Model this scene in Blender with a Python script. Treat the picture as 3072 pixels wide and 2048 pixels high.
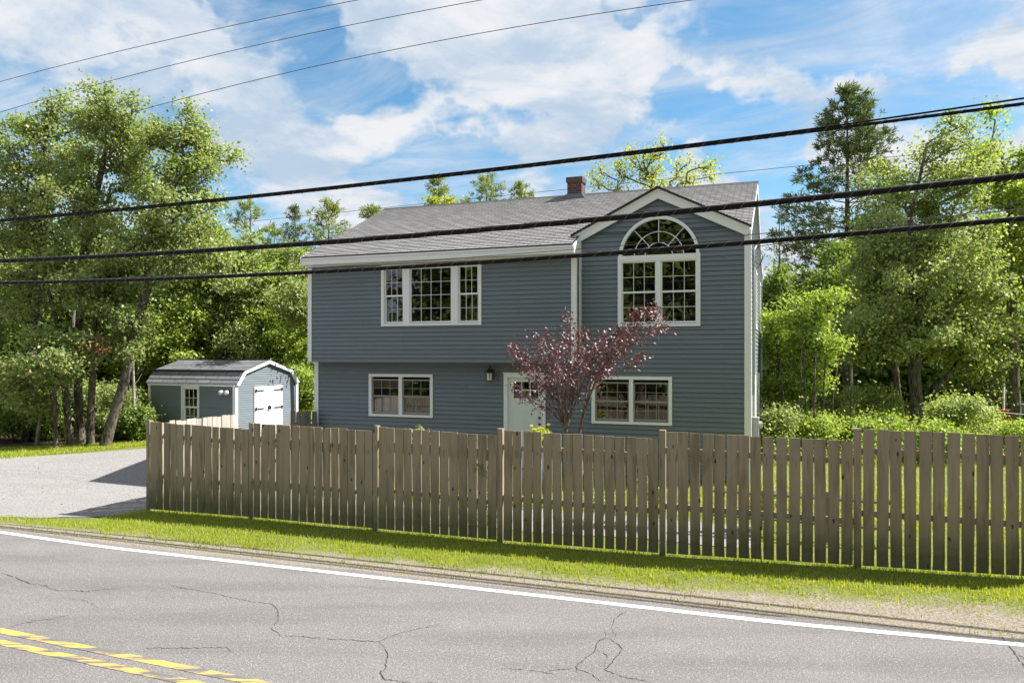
import bpy, math, random
import numpy as np
from mathutils import Vector, Matrix
random.seed(7)
S = bpy.context.scene
for o in list(bpy.data.objects): bpy.data.objects.remove(o)

# ------------------------------------------------------------------ camera, sky, sun, exposure
CZ = 3.0
cam = bpy.data.cameras.new('camera'); co = bpy.data.objects.new('camera', cam); S.collection.objects.link(co)
co.location = (0, 0, CZ); co.rotation_euler = (math.radians(90), 0, 0)
cam.sensor_width = 36; cam.lens = 26.73; cam.shift_y = 0.0132; cam.clip_start = .05; cam.clip_end = 3000
S.camera = co
S.render.resolution_x = 1024; S.render.resolution_y = 682
S.view_settings.view_transform = 'Standard'; S.view_settings.look = 'None'
S.view_settings.exposure = 1.22; S.view_settings.gamma = 1
SUNV = Vector((-0.9, -0.12, -1.0)).normalized()          # direction the light travels
sun = bpy.data.lights.new('sun', 'SUN'); sun.energy = 5.0; sun.angle = math.radians(.5); sun.color = (1, .955, .88)
so = bpy.data.objects.new('sun', sun); S.collection.objects.link(so)
so.rotation_euler = SUNV.to_track_quat('-Z', 'Y').to_euler(); so.location = (20, 3, 30)

def VP(x, y, Z):                                          # photo position at a depth -> world point
    return Vector(((x - 1176) / 1746 * Z, Z, CZ + (815 - y) * Z / 1746))

class NT:
    def __init__(s, nt): s.t = nt; s.l = nt.links
    def n(s, typ, **kw):
        nd = s.t.nodes.new(typ)
        for k, v in kw.items():
            if k in ('operation','blend_type','data_type','noise_dimensions','feature','distance','sky_type','sun_disc','sun_elevation','sun_rotation','offset','offset_frequency','squash','wave_type','bands_direction','interpolation_type','clamp','altitude','air_density','dust_density','ozone_density','distribution'):
                setattr(nd, k, v)
        return nd
    def set(s, nd, i, v):
        if v is None: return
        if isinstance(v, bpy.types.NodeSocket): s.l.new(v, nd.inputs[i])
        else: nd.inputs[i].default_value = v
    def math(s, op, a, b=None, c=None, clamp=False):
        nd = s.t.nodes.new('ShaderNodeMath'); nd.operation = op; nd.use_clamp = clamp
        for i, v in enumerate((a, b, c)): s.set(nd, i, v)
        return nd.outputs[0]
    def vmath(s, op, a, b=None, scale=None):
        nd = s.t.nodes.new('ShaderNodeVectorMath'); nd.operation = op
        s.set(nd, 0, a); s.set(nd, 1, b)
        if scale is not None: s.set(nd, 3, scale)
        return nd.outputs[1] if op in ('LENGTH', 'DISTANCE', 'DOT_PRODUCT') else nd.outputs[0]
    def mix(s, f, a, b, blend='MIX'):
        nd = s.t.nodes.new('ShaderNodeMix'); nd.data_type = 'RGBA'; nd.blend_type = blend
        s.set(nd, 0, f); s.set(nd, 6, a); s.set(nd, 7, b); return nd.outputs[2]
    def noise(s, v, scale, detail=4, rough=.55, dist=0, col=False):
        nd = s.t.nodes.new('ShaderNodeTexNoise')
        if v is not None: s.set(nd, 'Vector', v)
        s.set(nd, 'Scale', scale); s.set(nd, 'Detail', detail); s.set(nd, 'Roughness', rough); s.set(nd, 'Distortion', dist)
        return nd.outputs[1 if col else 0]
    def ramp(s, f, a, b, lo=0, hi=1, smooth=True):
        nd = s.t.nodes.new('ShaderNodeMapRange'); nd.interpolation_type = 'SMOOTHSTEP' if smooth else 'LINEAR'
        s.set(nd, 0, f); s.set(nd, 1, a); s.set(nd, 2, b); s.set(nd, 3, lo); s.set(nd, 4, hi); return nd.outputs[0]
    def mapping(s, v, scale=(1,1,1), rot=(0,0,0), loc=(0,0,0)):
        nd = s.t.nodes.new('ShaderNodeMapping'); s.set(nd, 0, v)
        nd.inputs['Scale'].default_value = scale; nd.inputs['Rotation'].default_value = rot; nd.inputs['Location'].default_value = loc
        return nd.outputs[0]
    def sep(s, v):
        nd = s.t.nodes.new('ShaderNodeSeparateXYZ'); s.set(nd, 0, v); return nd.outputs
    def comb(s, x, y, z):
        nd = s.t.nodes.new('ShaderNodeCombineXYZ'); s.set(nd, 0, x); s.set(nd, 1, y); s.set(nd, 2, z); return nd.outputs[0]
    def bump(s, h, strength=.3, dist=.01):
        nd = s.t.nodes.new('ShaderNodeBump'); s.set(nd, 'Strength', strength); s.set(nd, 'Distance', dist); s.set(nd, 'Height', h)
        return nd.outputs[0]

def make_world():
    w = bpy.data.worlds.new('World'); S.world = w; w.use_nodes = True
    nt = w.node_tree; nt.nodes.clear(); N = NT(nt)
    sky = nt.nodes.new('ShaderNodeTexSky'); sky.sky_type = 'NISHITA'; sky.sun_disc = False
    sky.sun_elevation = math.radians(47.8); sky.sun_rotation = math.radians(82.4)
    sky.air_density = 1.0; sky.dust_density = .35; sky.ozone_density = 2.2
    tc = nt.nodes.new('ShaderNodeTexCoord'); d = tc.outputs['Generated']
    x, y, z = N.sep(d)
    zz = N.math('ADD', N.math('MAXIMUM', z, 0.0), .16)
    pl = N.comb(N.math('DIVIDE', x, zz), N.math('DIVIDE', y, zz), 0.0)      # cloud layer seen in perspective
    pl = N.mapping(pl, scale=(1, 1.0, 1), rot=(0, 0, math.radians(25)))
    st = N.mapping(pl, scale=(.9, 1.5, 1))
    n1 = N.noise(st, 1.25, 9, .56, .7)
    n2 = N.noise(N.mapping(pl, loc=(3.1, 7.7, 0)), 3.3, 9, .62, .35)
    dn = N.vmath('ADD', d, N.vmath('SCALE', N.vmath('SUBTRACT', N.noise(d, 5, 5, .6, 0, True), (.5, .5, .5)), scale=.30))
    def blob(px, py, r0, r1, sx=1, sz=1):
        v = Vector(((px - 1176) / 1746, 1, (815 - py) / 1746)).normalized()
        a = N.vmath('MULTIPLY', N.vmath('SUBTRACT', dn, tuple(v)), (1 / sx, 1, 1 / sz))
        return N.ramp(N.vmath('LENGTH', a), r0, r1, 1, 0)
    holes = [(610,60,.02,.10,1,1),(730,160,.02,.11,1.5,1),(960,200,.01,.08,1.8,.6),(960,375,.02,.11,1.6,.8),(1170,275,.01,.08,2.2,.5),
             (1440,305,.01,.09,1.6,.7),(1560,365,.01,.12,2.2,.5),(1870,90,.05,.14,1.5,.7),(2060,40,.02,.1,1.4,.8),(2250,190,.01,.10,1.6,.6),(1500,70,.0,.05,2,.7),
             (290,330,.02,.12,1,1.2),(520,520,.01,.1,1.5,1),(1700,420,.01,.09,1.4,.8),(450,10,.0,.06,1.5,.6),(-100,200,.02,.14,1,1)]
    h = None
    for b in holes:
        v = blob(*b); h = v if h is None else N.math('MAXIMUM', h, v)
    clouds = [(1630,110,.03,.10,1.6,1),(2240,60,.02,.09,2.2,.6),(1250,180,.03,.15,2,1),(880,330,.02,.08,1.5,.9),(1200,330,.02,.06,2.2,.5),(200,110,.05,.2,1.6,1),(800,40,.02,.06,1,1),(1160,60,.05,.16,1.4,.8)]
    c = None
    for b in clouds:
        v = blob(*b); c = v if c is None else N.math('MAXIMUM', c, v)
    cov = N.math('ADD', N.math('MULTIPLY', n1, 1.0), N.math('MULTIPLY', n2, .45))
    cov = N.math('ADD', cov, N.math('MULTIPLY', c, .16)); cov = N.math('SUBTRACT', cov, N.math('MULTIPLY', h, .38))
    m = N.ramp(cov, .45, .74)
    thin = N.noise(N.mapping(pl, scale=(.8, 1.7, 1), rot=(0, 0, .35)), 2.2, 8, .6, .9)
    m = N.math('MAXIMUM', m, N.math('MULTIPLY', N.ramp(thin, .32, .70), .70))
    shade = N.ramp(N.math('ADD', N.math('MULTIPLY', n2, .6), N.math('MULTIPLY', N.noise(N.mapping(pl, loc=(1.6, .9, 0)), 2.1, 8, .6, .6), .6)), .48, .72)
    ccol = N.mix(shade, (3.9, 4.9, 6.1, 1), (6.7, 6.85, 7.1, 1))
    hs = nt.nodes.new('ShaderNodeHueSaturation'); hs.inputs['Saturation'].default_value = 1.25; hs.inputs['Value'].default_value = 1.3; hs.inputs['Hue'].default_value = .488
    nt.links.new(sky.outputs[0], hs.inputs['Color'])
    col = N.mix(m, hs.outputs[0], ccol)
    bg = nt.nodes.new('ShaderNodeBackground'); nt.links.new(col, bg.inputs[0]); bg.inputs[1].default_value = .056
    out = nt.nodes.new('ShaderNodeOutputWorld'); nt.links.new(bg.outputs[0], out.inputs[0])
make_world()

# ------------------------------------------------------------------ helpers
COL = S.collection
def tag(o, label=None, cat=None, group=None, kind=None):
    if label: o['label'] = label
    if cat: o['category'] = cat
    if group: o['group'] = group
    if kind: o['kind'] = kind
    return o
def empty(name, loc=(0, 0, 0), rz=0):
    o = bpy.data.objects.new(name, None); COL.objects.link(o); o.location = loc; o.rotation_euler = (0, 0, rz)
    o.empty_display_size = .2; return o
A = math.radians(19.7); CA, SA = math.cos(A), math.sin(A)
def W(s, q, z=0): return (CA * s + SA * q, -SA * s + CA * q, z)     # street frame -> world
def SQ(X, Y): return (CA * X - SA * Y, SA * X + CA * Y)

class MB:
    def __init__(s, org=(0, 0, 0)): s.v = []; s.f = []; s.o = org
    def p(s, x, y, z): s.v.append((x - s.o[0], y - s.o[1], z - s.o[2])); return len(s.v) - 1
    def face(s, pts): s.f.append([s.p(*q) for q in pts])
    def box(s, a, b):
        x0, y0, z0 = a; x1, y1, z1 = b
        i = [s.p(x, y, z) for z in (z0, z1) for y in (y0, y1) for x in (x0, x1)]
        for f in ((0,2,3,1),(4,5,7,6),(0,1,5,4),(2,6,7,3),(0,4,6,2),(1,3,7,5)): s.f.append([i[k] for k in f])
    def mbox(s, M, a0, a1, t0, t1, o0, o1):                          # box in (a, t, out) coordinates through mapping M
        i = [s.p(*M(a, t, o)) for o in (o0, o1) for t in (t0, t1) for a in (a0, a1)]
        for f in ((0,2,3,1),(4,5,7,6),(0,1,5,4),(2,6,7,3),(0,4,6,2),(1,3,7,5)): s.f.append([i[k] for k in f])
    def prism(s, poly, M, o0, o1):
        a = [s.p(*M(x, t, o0)) for x, t in poly]; b = [s.p(*M(x, t, o1)) for x, t in poly]; n = len(poly)
        s.f.append(a[::-1]); s.f.append(b)
        for k in range(n): s.f.append([a[k], a[(k + 1) % n], b[(k + 1) % n], b[k]])
    def tube(s, pts, rad, n=6, cap=True):
        pts = [Vector(p) for p in pts]; rings = []
        if not hasattr(rad, '__len__'): rad = [rad] * len(pts)
        up = Vector((0, 0, 1))
        for k, p in enumerate(pts):
            d = (pts[min(k + 1, len(pts) - 1)] - pts[max(k - 1, 0)]).normalized()
            ref = up if abs(d.z) < .9 else Vector((1, 0, 0))
            u = d.cross(ref).normalized(); w = u.cross(d)
            rings.append([s.p(*(p + (u * math.cos(2 * math.pi * j / n) + w * math.sin(2 * math.pi * j / n)) * rad[k])) for j in range(n)])
        for r0, r1 in zip(rings, rings[1:]):
            for j in range(n): s.f.append([r0[j], r0[(j + 1) % n], r1[(j + 1) % n], r1[j]])
        if cap: s.f.append(rings[0][::-1]); s.f.append(rings[-1])
    def build(s, name, mat, parent=None, smooth=False, fix=True):
        me = bpy.data.meshes.new(name); me.from_pydata(s.v, [], s.f)
        if mat: me.materials.append(mat)
        if fix:
            import bmesh
            bm = bmesh.new(); bm.from_mesh(me); bmesh.ops.recalc_face_normals(bm, faces=bm.faces); bm.to_mesh(me); bm.free()
        if smooth: me.polygons.foreach_set('use_smooth', [True] * len(me.polygons))
        o = bpy.data.objects.new(name, me); COL.objects.link(o)
        if parent: o.parent = parent
        return o
def np_mesh(name, V, F, mat, parent=None, smooth=False):            # V (n,3), F (m,k) uniform
    me = bpy.data.meshes.new(name); F = np.asarray(F, dtype=np.int32); V = np.asarray(V, dtype=np.float32)
    me.vertices.add(len(V)); me.vertices.foreach_set('co', V.ravel())
    k = F.shape[1]; me.loops.add(F.size); me.loops.foreach_set('vertex_index', F.ravel())
    me.polygons.add(len(F)); me.polygons.foreach_set('loop_start', np.arange(0, F.size, k, dtype=np.int32))
    me.polygons.foreach_set('loop_total', np.full(len(F), k, dtype=np.int32))
    if smooth: me.polygons.foreach_set('use_smooth', np.ones(len(F), dtype=bool))
    me.update(calc_edges=True); me.materials.append(mat)
    o = bpy.data.objects.new(name, me); COL.objects.link(o)
    if parent: o.parent = parent
    return o

# ------------------------------------------------------------------ materials
def mat(name, fn):
    m = bpy.data.materials.new(name); m.use_nodes = True; nt = m.node_tree; N = NT(nt)
    b = nt.nodes['Principled BSDF']; tc = nt.nodes.new('ShaderNodeTexCoord')
    fn(N, b, tc.outputs['Object'], nt); return m
def simple(name, col, rough=.6, var=.08, scale=6, metal=0, spec=.5, bumpk=0):
    def fn(N, b, oc, nt):
        n = N.noise(oc, scale, 4, .6)
        c = N.mix(n, tuple(x * (1 - var) for x in col) + (1,), tuple(min(1, x * (1 + var)) for x in col) + (1,))
        N.set(b, 'Base Color', c); N.set(b, 'Roughness', rough); N.set(b, 'Metallic', metal); N.set(b, 'Specular IOR Level', spec)
        if bumpk: N.set(b, 'Normal', N.bump(N.noise(oc, scale * 8, 3), bumpk, .005))
    return mat(name, fn)
M = {}
def siding_fn(col, row=.107):
    def fn(N, b, oc, nt):
        n = N.noise(N.mapping(oc, scale=(.25, .25, 2.2)), 1.6, 4, .6); n2 = N.noise(oc, .5, 3)
        g = N.noise(N.mapping(oc, scale=(.9, .9, 26)), 3, 3)
        c = N.mix(n, tuple(x * .90 for x in col) + (1,), tuple(x * 1.10 for x in col) + (1,))
        c = N.mix(N.ramp(n2, .42, .7, 0, .35), c, tuple(x * y for x, y in zip(col, (.92, 1.0, .93))) + (1,))
        br = nt.nodes.new('ShaderNodeTexBrick'); x, y, z = N.sep(oc); z0 = .15 if row > .1 else -.04
        N.set(br, 'Vector', N.comb(N.math('ADD', x, y), N.math('SUBTRACT', z, z0), 0.0)); br.offset = .37; br.offset_frequency = 3
        N.set(br, 'Color1', (1, 1, 1, 1)); N.set(br, 'Color2', (.90, .91, .92, 1)); N.set(br, 'Mortar', (.5, .5, .5, 1)); N.set(br, 'Scale', 1.0); N.set(br, 'Mortar Size', .0022); N.set(br, 'Brick Width', 3.05); N.set(br, 'Row Height', row)
        c = N.mix(1.0, c, br.outputs[0], 'MULTIPLY')
        c = N.mix(N.math('MULTIPLY', N.ramp(z, .75, .1), N.ramp(N.noise(oc, 2.5, 5, .65), .35, .7, 0, .55)), c, (.17, .16, .13, 1))
        N.set(b, 'Base Color', c); N.set(b, 'Roughness', .52); N.set(b, 'Specular IOR Level', .35)
        N.set(b, 'Normal', N.bump(g, .12, .002))
    return fn
M['siding'] = mat('siding', siding_fn((.178, .210, .244), .107))
M['siding_shed'] = mat('siding_shed', siding_fn((.178, .210, .244), .061))
M['white'] = simple('white_vinyl', (.84, .86, .89), .45, .03, 3, spec=.4)
M['cream'] = simple('cream_trim', (.76, .74, .68), .5, .04, 3)
M['door'] = simple('door_paint', (.72, .77, .76), .4, .03, 2)
M['screen'] = simple('sash_tan', (.30, .29, .27), .5, .05)
M['black'] = simple('black_metal', (.015, .015, .017), .35, .1)
M['inner'] = simple('room_wall', (.10, .09, .08), .9, .1, 1)
M['curtain'] = simple('curtain_cloth', (.55, .55, .56), .9, .1, 3)
M['flash'] = simple('lead_flashing', (.16, .17, .19), .45, .2, 5, metal=.5)
M['metalgrey'] = simple('grey_metal', (.45, .46, .47), .4, .08, 5, metal=.3)
def shingle_fn(c1, c2, bw):
    def fn(N, b, oc, nt):
        br = nt.nodes.new('ShaderNodeTexBrick'); uv = nt.nodes.new('ShaderNodeUVMap')
        N.set(br, 'Vector', uv.outputs[0]); br.offset = .5; br.offset_frequency = 2
        N.set(br, 'Color1', c1 + (1,)); N.set(br, 'Color2', c2 + (1,)); N.set(br, 'Mortar', tuple(x * .35 for x in c1) + (1,))
        N.set(br, 'Scale', 1.0); N.set(br, 'Mortar Size', .015); N.set(br, 'Brick Width', bw); N.set(br, 'Row Height', .142); N.set(br, 'Bias', -.1)
        n = N.noise(oc, 1.3, 4); g = N.noise(oc, 220, 2)
        c = N.mix(N.ramp(n, .3, .75, 0, .35), br.outputs[0], tuple(x * .72 for x in c1) + (1,))
        c = N.mix(N.ramp(g, .35, .7, 0, .30, False), c, tuple(x * .45 for x in c1) + (1,))
        N.set(b, 'Base Color', c); N.set(b, 'Roughness', .92); N.set(b, 'Normal', N.bump(g, .4, .004))
    return fn
M['shingle'] = mat('roof_shingles', shingle_fn((.43, .42, .425), (.30, .292, .30), .30))
M['shingle_dark'] = mat('shed_shingles', shingle_fn((.29, .30, .32), (.20, .21, .225), .42))
M['ridge'] = simple('dark_shingle', (.03, .03, .034), .9, .3, 20)
def brick_fn(N, b, oc, nt):
    br = nt.nodes.new('ShaderNodeTexBrick')
    x, y, z = N.sep(oc); N.set(br, 'Vector', N.comb(N.math('ADD', x, y), z, 0.0)); br.offset = .5
    N.set(br, 'Color1', (.11, .038, .028, 1)); N.set(br, 'Color2', (.05, .022, .02, 1)); N.set(br, 'Mortar', (.15, .13, .12, 1)); N.set(br, 'Scale', 1.0)
    N.set(br, 'Mortar Size', .007); N.set(br, 'Brick Width', .20); N.set(br, 'Row Height', .068); N.set(br, 'Bias', 0.0)
    N.set(b, 'Base Color', N.mix(N.ramp(N.noise(oc, 7, 4), .5, .8, 0, .5), br.outputs[0], (.04, .02, .02, 1))); N.set(b, 'Roughness', .9)
    N.set(b, 'Normal', N.bump(br.outputs[1], .5, -.01))
M['brick'] = mat('chimney_brick', brick_fn)
def wood_fn(ca, cb, moss):
    def fn(N, b, oc, nt):
        oi = nt.nodes.new('ShaderNodeObjectInfo'); r = oi.outputs['Random']
        off = N.comb(N.math('MULTIPLY', r, 37), N.math('MULTIPLY', r, 91), N.math('MULTIPLY', r, 17))
        p = N.vmath('ADD', oc, off)
        g = N.noise(N.mapping(p, scale=(42, 42, 1.1)), 1, 5, .65, .35); big = N.noise(N.mapping(p, scale=(7, 7, .9)), 1, 3, .5, .8)
        c = N.mix(g, ca + (1,), cb + (1,))
        c = N.mix(N.ramp(big, .45, .7, 0, .5), c, tuple(x * .5 for x in ca) + (1,))
        c = N.mix(N.math('MULTIPLY', N.math('SUBTRACT', r, .35), .75, None, True), c, (.36, .31, .24, 1))
        # knots
        vo = nt.nodes.new('ShaderNodeTexVoronoi'); N.set(vo, 'Vector', N.mapping(p, scale=(7.5, 7.5, 3.4))); N.set(vo, 'Scale', 1.0)
        k = N.math('MULTIPLY', N.ramp(vo.outputs['Distance'], .10, .15, 1, 0), N.math('GREATER_THAN', N.sep(vo.outputs['Color'])[0], .45))
        c = N.mix(N.math('MULTIPLY', k, .85), c, (.035, .022, .014, 1))
        x, y, z = N.sep(oc)
        # rain run marks under the rail nails, and algae at the foot: both grow on the board itself
        st = N.noise(N.mapping(p, scale=(75, 75, 2.2)), 1, 2)
        run = N.math('MULTIPLY', N.ramp(st, .60, .68), N.math('MULTIPLY', N.ramp(z, 1.36, 1.40), N.ramp(z, 1.50, 1.56, 1, 0)))
        c = N.mix(N.math('MULTIPLY', run, .6), c, (.05, .045, .03, 1))
        if moss:
            mm = N.math('MULTIPLY', N.ramp(z, .85, .05, 0, .95), N.ramp(N.noise(oc, 3, 4, .6), .25, .7, .35, 1))
            c = N.mix(mm, c, (.085, .098, .042, 1))
        N.set(b, 'Base Color', c); N.set(b, 'Roughness', .9); N.set(b, 'Specular IOR Level', .15); N.set(b, 'Normal', N.bump(g, .5, .004))
    return fn
M['fence'] = mat('weathered_pine', wood_fn((.205, .165, .118), (.42, .35, .255), True))
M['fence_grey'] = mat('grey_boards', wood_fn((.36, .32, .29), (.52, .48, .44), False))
M['fence_dark'] = mat('dark_shaded_boards', wood_fn((.10, .095, .09), (.17, .16, .15), False))  # dark tone carries the house's shadow on the gate fence
def bark_fn(c1, c2):
    def fn(N, b, oc, nt):
        g = N.noise(N.mapping(oc, scale=(9, 9, 2.2)), 1.6, 6, .7, .6)
        c = N.mix(N.ramp(g, .35, .62), c1 + (1,), c2 + (1,)); c = N.mix(N.ramp(N.noise(oc, 1.7, 3), .5, .68, 0, .5), c, (.17, .19, .15, 1))
        N.set(b, 'Base Color', c); N.set(b, 'Roughness', .95); N.set(b, 'Specular IOR Level', .1); N.set(b, 'Normal', N.bump(g, .9, .04))
    return fn
M['bark'] = mat('maple_bark', bark_fn((.035, .028, .022), (.20, .17, .14)))
M['bark_pine'] = mat('pine_bark', bark_fn((.04, .03, .025), (.13, .10, .085)))
M['bark_pale'] = mat('pale_bark', bark_fn((.20, .18, .15), (.48, .44, .38)))
M['bark_plum'] = mat('plum_bark', bark_fn((.06, .035, .03), (.26, .19, .17)))
def leaf(name, lo, hi, trans=.45, tint=(1.35, 1.25, .55), gloss=.03, rough=.5, odd=None):
    m = bpy.data.materials.new(name); m.use_nodes = True; nt = m.node_tree; nt.nodes.clear(); N = NT(nt)
    ge = nt.nodes.new('ShaderNodeNewGeometry'); tc = nt.nodes.new('ShaderNodeTexCoord')
    r = ge.outputs['Random Per Island']; n = N.noise(tc.outputs['Object'], .8, 3, .6)
    f = N.math('ADD', N.math('MULTIPLY', r, .6), N.math('MULTIPLY', N.math('SUBTRACT', n, .3), .9), None, True)
    c = N.mix(f, lo + (1,), hi + (1,))
    if odd: c = N.mix(N.math('GREATER_THAN', N.math('FRACT', N.math('MULTIPLY', r, 7.3)), odd[1]), c, odd[0] + (1,))
    d = nt.nodes.new('ShaderNodeBsdfDiffuse'); t = nt.nodes.new('ShaderNodeBsdfTranslucent'); g = nt.nodes.new('ShaderNodeBsdfGlossy')
    N.set(d, 'Color', c); N.set(t, 'Color', N.mix(1.0, c, tint + (1,), 'MULTIPLY')); N.set(g, 'Roughness', rough); N.set(g, 'Color', (1, 1, 1, 1))
    m1 = nt.nodes.new('ShaderNodeMixShader'); N.set(m1, 0, trans); nt.links.new(d.outputs[0], m1.inputs[1]); nt.links.new(t.outputs[0], m1.inputs[2])
    m2 = nt.nodes.new('ShaderNodeMixShader'); N.set(m2, 0, gloss); nt.links.new(m1.outputs[0], m2.inputs[1]); nt.links.new(g.outputs[0], m2.inputs[2])
    o = nt.nodes.new('ShaderNodeOutputMaterial'); nt.links.new(m2.outputs[0], o.inputs[0]); return m
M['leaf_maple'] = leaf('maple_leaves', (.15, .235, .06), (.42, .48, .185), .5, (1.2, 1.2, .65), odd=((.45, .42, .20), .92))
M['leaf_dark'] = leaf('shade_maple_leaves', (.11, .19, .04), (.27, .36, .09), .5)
M['leaf_bright'] = leaf('sapling_leaves', (.22, .33, .055), (.44, .52, .12), .5, (1.2, 1.2, .6))
M['leaf_yellow'] = leaf('poplar_leaves', (.28, .37, .05), (.46, .49, .11), .5)
M['leaf_bush'] = leaf('bush_leaves', (.24, .33, .12), (.44, .52, .22), .45)
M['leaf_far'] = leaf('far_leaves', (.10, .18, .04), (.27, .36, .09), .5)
M['needle'] = leaf('pine_needles', (.07, .115, .05), (.19, .24, .09), .3, (1.2, 1.15, .6))
M['needle_green'] = leaf('young_pine_needles', (.13, .20, .055), (.32, .37, .12), .4)
M['leaf_plum'] = leaf('plum_leaves', (.04, .011, .016), (.15, .022, .032), .25, (1.9, .7, .8), .12, .6)
M['leaf_rust'] = leaf('dead_leaves', (.22, .09, .04), (.35, .16, .08), .3, (1, 1, 1))
M['grass'] = leaf('grass_blades', (.24, .34, .03), (.50, .56, .08), .5, (1.3, 1.2, .5), .04, .5, ((.48, .40, .18), .93))
M['flower'] = leaf('petals', (.5, .02, .03), (.6, .05, .05), .3, (1, 1, 1))
def glass_mat():
    m = bpy.data.materials.new('window_glass'); m.use_nodes = True; nt = m.node_tree; nt.nodes.clear(); N = NT(nt)
    fr = nt.nodes.new('ShaderNodeFresnel'); N.set(fr, 'IOR', 1.6)
    g = nt.nodes.new('ShaderNodeBsdfGlossy'); N.set(g, 'Roughness', .0); N.set(g, 'Color', (.95, .97, 1, 1))
    tc = nt.nodes.new('ShaderNodeTexCoord'); N.set(g, 'Normal', N.bump(N.noise(tc.outputs['Object'], 1.3, 1), .05, .03))
    t = nt.nodes.new('ShaderNodeBsdfTransparent'); N.set(t, 'Color', (.72, .75, .73, 1))
    mx = nt.nodes.new('ShaderNodeMixShader'); N.set(mx, 0, N.math('ADD', fr.outputs[0], .06)); nt.links.new(t.outputs[0], mx.inputs[1]); nt.links.new(g.outputs[0], mx.inputs[2])
    o = nt.nodes.new('ShaderNodeOutputMaterial'); nt.links.new(mx.outputs[0], o.inputs[0]); return m
M['glass'] = glass_mat()
def lampglass_fn(N, b, oc, nt):
    N.set(b, 'Base Color', (.82, .84, .80, 1)); N.set(b, 'Roughness', .25)
M['lampglass'] = mat('frosted_glass', lampglass_fn)
def rubber_fn(N, b, oc, nt):
    w = N.noise(N.mapping(oc, scale=(3, 30, 30)), 1, 3)
    N.set(b, 'Base Color', N.mix(w, (.006, .005, .006, 1), (.014, .011, .011, 1))); N.set(b, 'Roughness', .6); N.set(b, 'Specular IOR Level', .15)
M['cable'] = mat('cable_sheath', rubber_fn)
M['wire'] = simple('wire', (.05, .05, .06), .5)
M['strand'] = simple('steel_strand', (.05, .045, .045), .5, .1, 5)
M['lash'] = simple('lashing_steel', (.22, .20, .20), .5, .1, 5)
def road_fn(N, b, oc, nt):
    x, y, z = N.sep(oc)
    fine = N.noise(oc, 46, 5, .85); mid = N.noise(oc, 19, 3, .6); big = N.noise(N.mapping(oc, rot=(0, 0, A), scale=(.25, 1.6, 1)), 1.0, 4, .6)
    c = N.mix(N.ramp(fine, .33, .67), (.075, .072, .073, 1), (.255, .242, .240, 1))
    c = N.mix(N.ramp(mid, .40, .7, 0, .35), c, (.14, .134, .134, 1))
    c = N.mix(N.ramp(big, .42, .7, 0, .6), c, (.115, .108, .106, 1))
    c = N.mix(N.ramp(N.noise(oc, .55, 5, .6), .52, .7, 0, .25), c, (.27, .26, .26, 1))
    vo = nt.nodes.new('ShaderNodeTexVoronoi'); N.set(vo, 'Vector', oc); N.set(vo, 'Scale', 75.0)
    c = N.mix(N.math('MULTIPLY', N.ramp(vo.outputs[0], .2, .34, 1, 0), N.math('GREATER_THAN', N.sep(vo.outputs['Color'])[1], .72)), c, (.46, .44, .42, 1))
    N.set(b, 'Base Color', c); N.set(b, 'Roughness', .9); N.set(b, 'Specular IOR Level', .2); N.set(b, 'Normal', N.bump(N.math('ADD', fine, mid), .6, .006))
M['road'] = mat('asphalt', road_fn)
def paint_fn(col, wear, dark):
    def fn(N, b, oc, nt):
        p = N.mapping(oc, rot=(0, 0, A), scale=(.55, 5, 1)) if wear else oc
        n = N.noise(p, 1.5 if wear else 9, 7, .72, .2); fine = N.noise(oc, 95, 3, .8)
        c = N.mix(fine, tuple(x * .82 for x in col) + (1,), col + (1,))
        c = N.mix(N.ramp(n, dark, dark + .035), c, N.mix(fine, (.07, .067, .068, 1), (.18, .175, .17, 1)))
        N.set(b, 'Base Color', c); N.set(b, 'Roughness', .75); N.set(b, 'Normal', N.bump(fine, .4, .004))
    return fn
M['paint_white'] = mat('white_road_paint', paint_fn((.74, .73, .70), False, .74))
M['paint_yellow'] = mat('yellow_road_paint', paint_fn((.56, .37, .095), True, .485))
M['crack'] = simple('crack_shadow', (.022, .02, .02), .95, .2)
def gravel_fn(N, b, oc, nt):
    fine = N.noise(oc, 26, 6, .8); mid = N.noise(oc, 5, 6, .7); big = N.noise(N.mapping(oc, scale=(.35, 1.3, 1)), 1.2, 4)
    c = N.mix(N.ramp(fine, .3, .7), (.115, .11, .11, 1), (.375, .362, .36, 1))
    c = N.mix(N.ramp(mid, .5, .72, 0, .35), c, (.20, .19, .18, 1)); c = N.mix(N.ramp(big, .48, .7, 0, .35), c, (.20, .19, .185, 1))
    N.set(b, 'Base Color', c); N.set(b, 'Roughness', .95); N.set(b, 'Specular IOR Level', .1); N.set(b, 'Normal', N.bump(N.math('ADD', fine, mid), .7, .015))
M['gravel'] = mat('gravel', gravel_fn)
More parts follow.
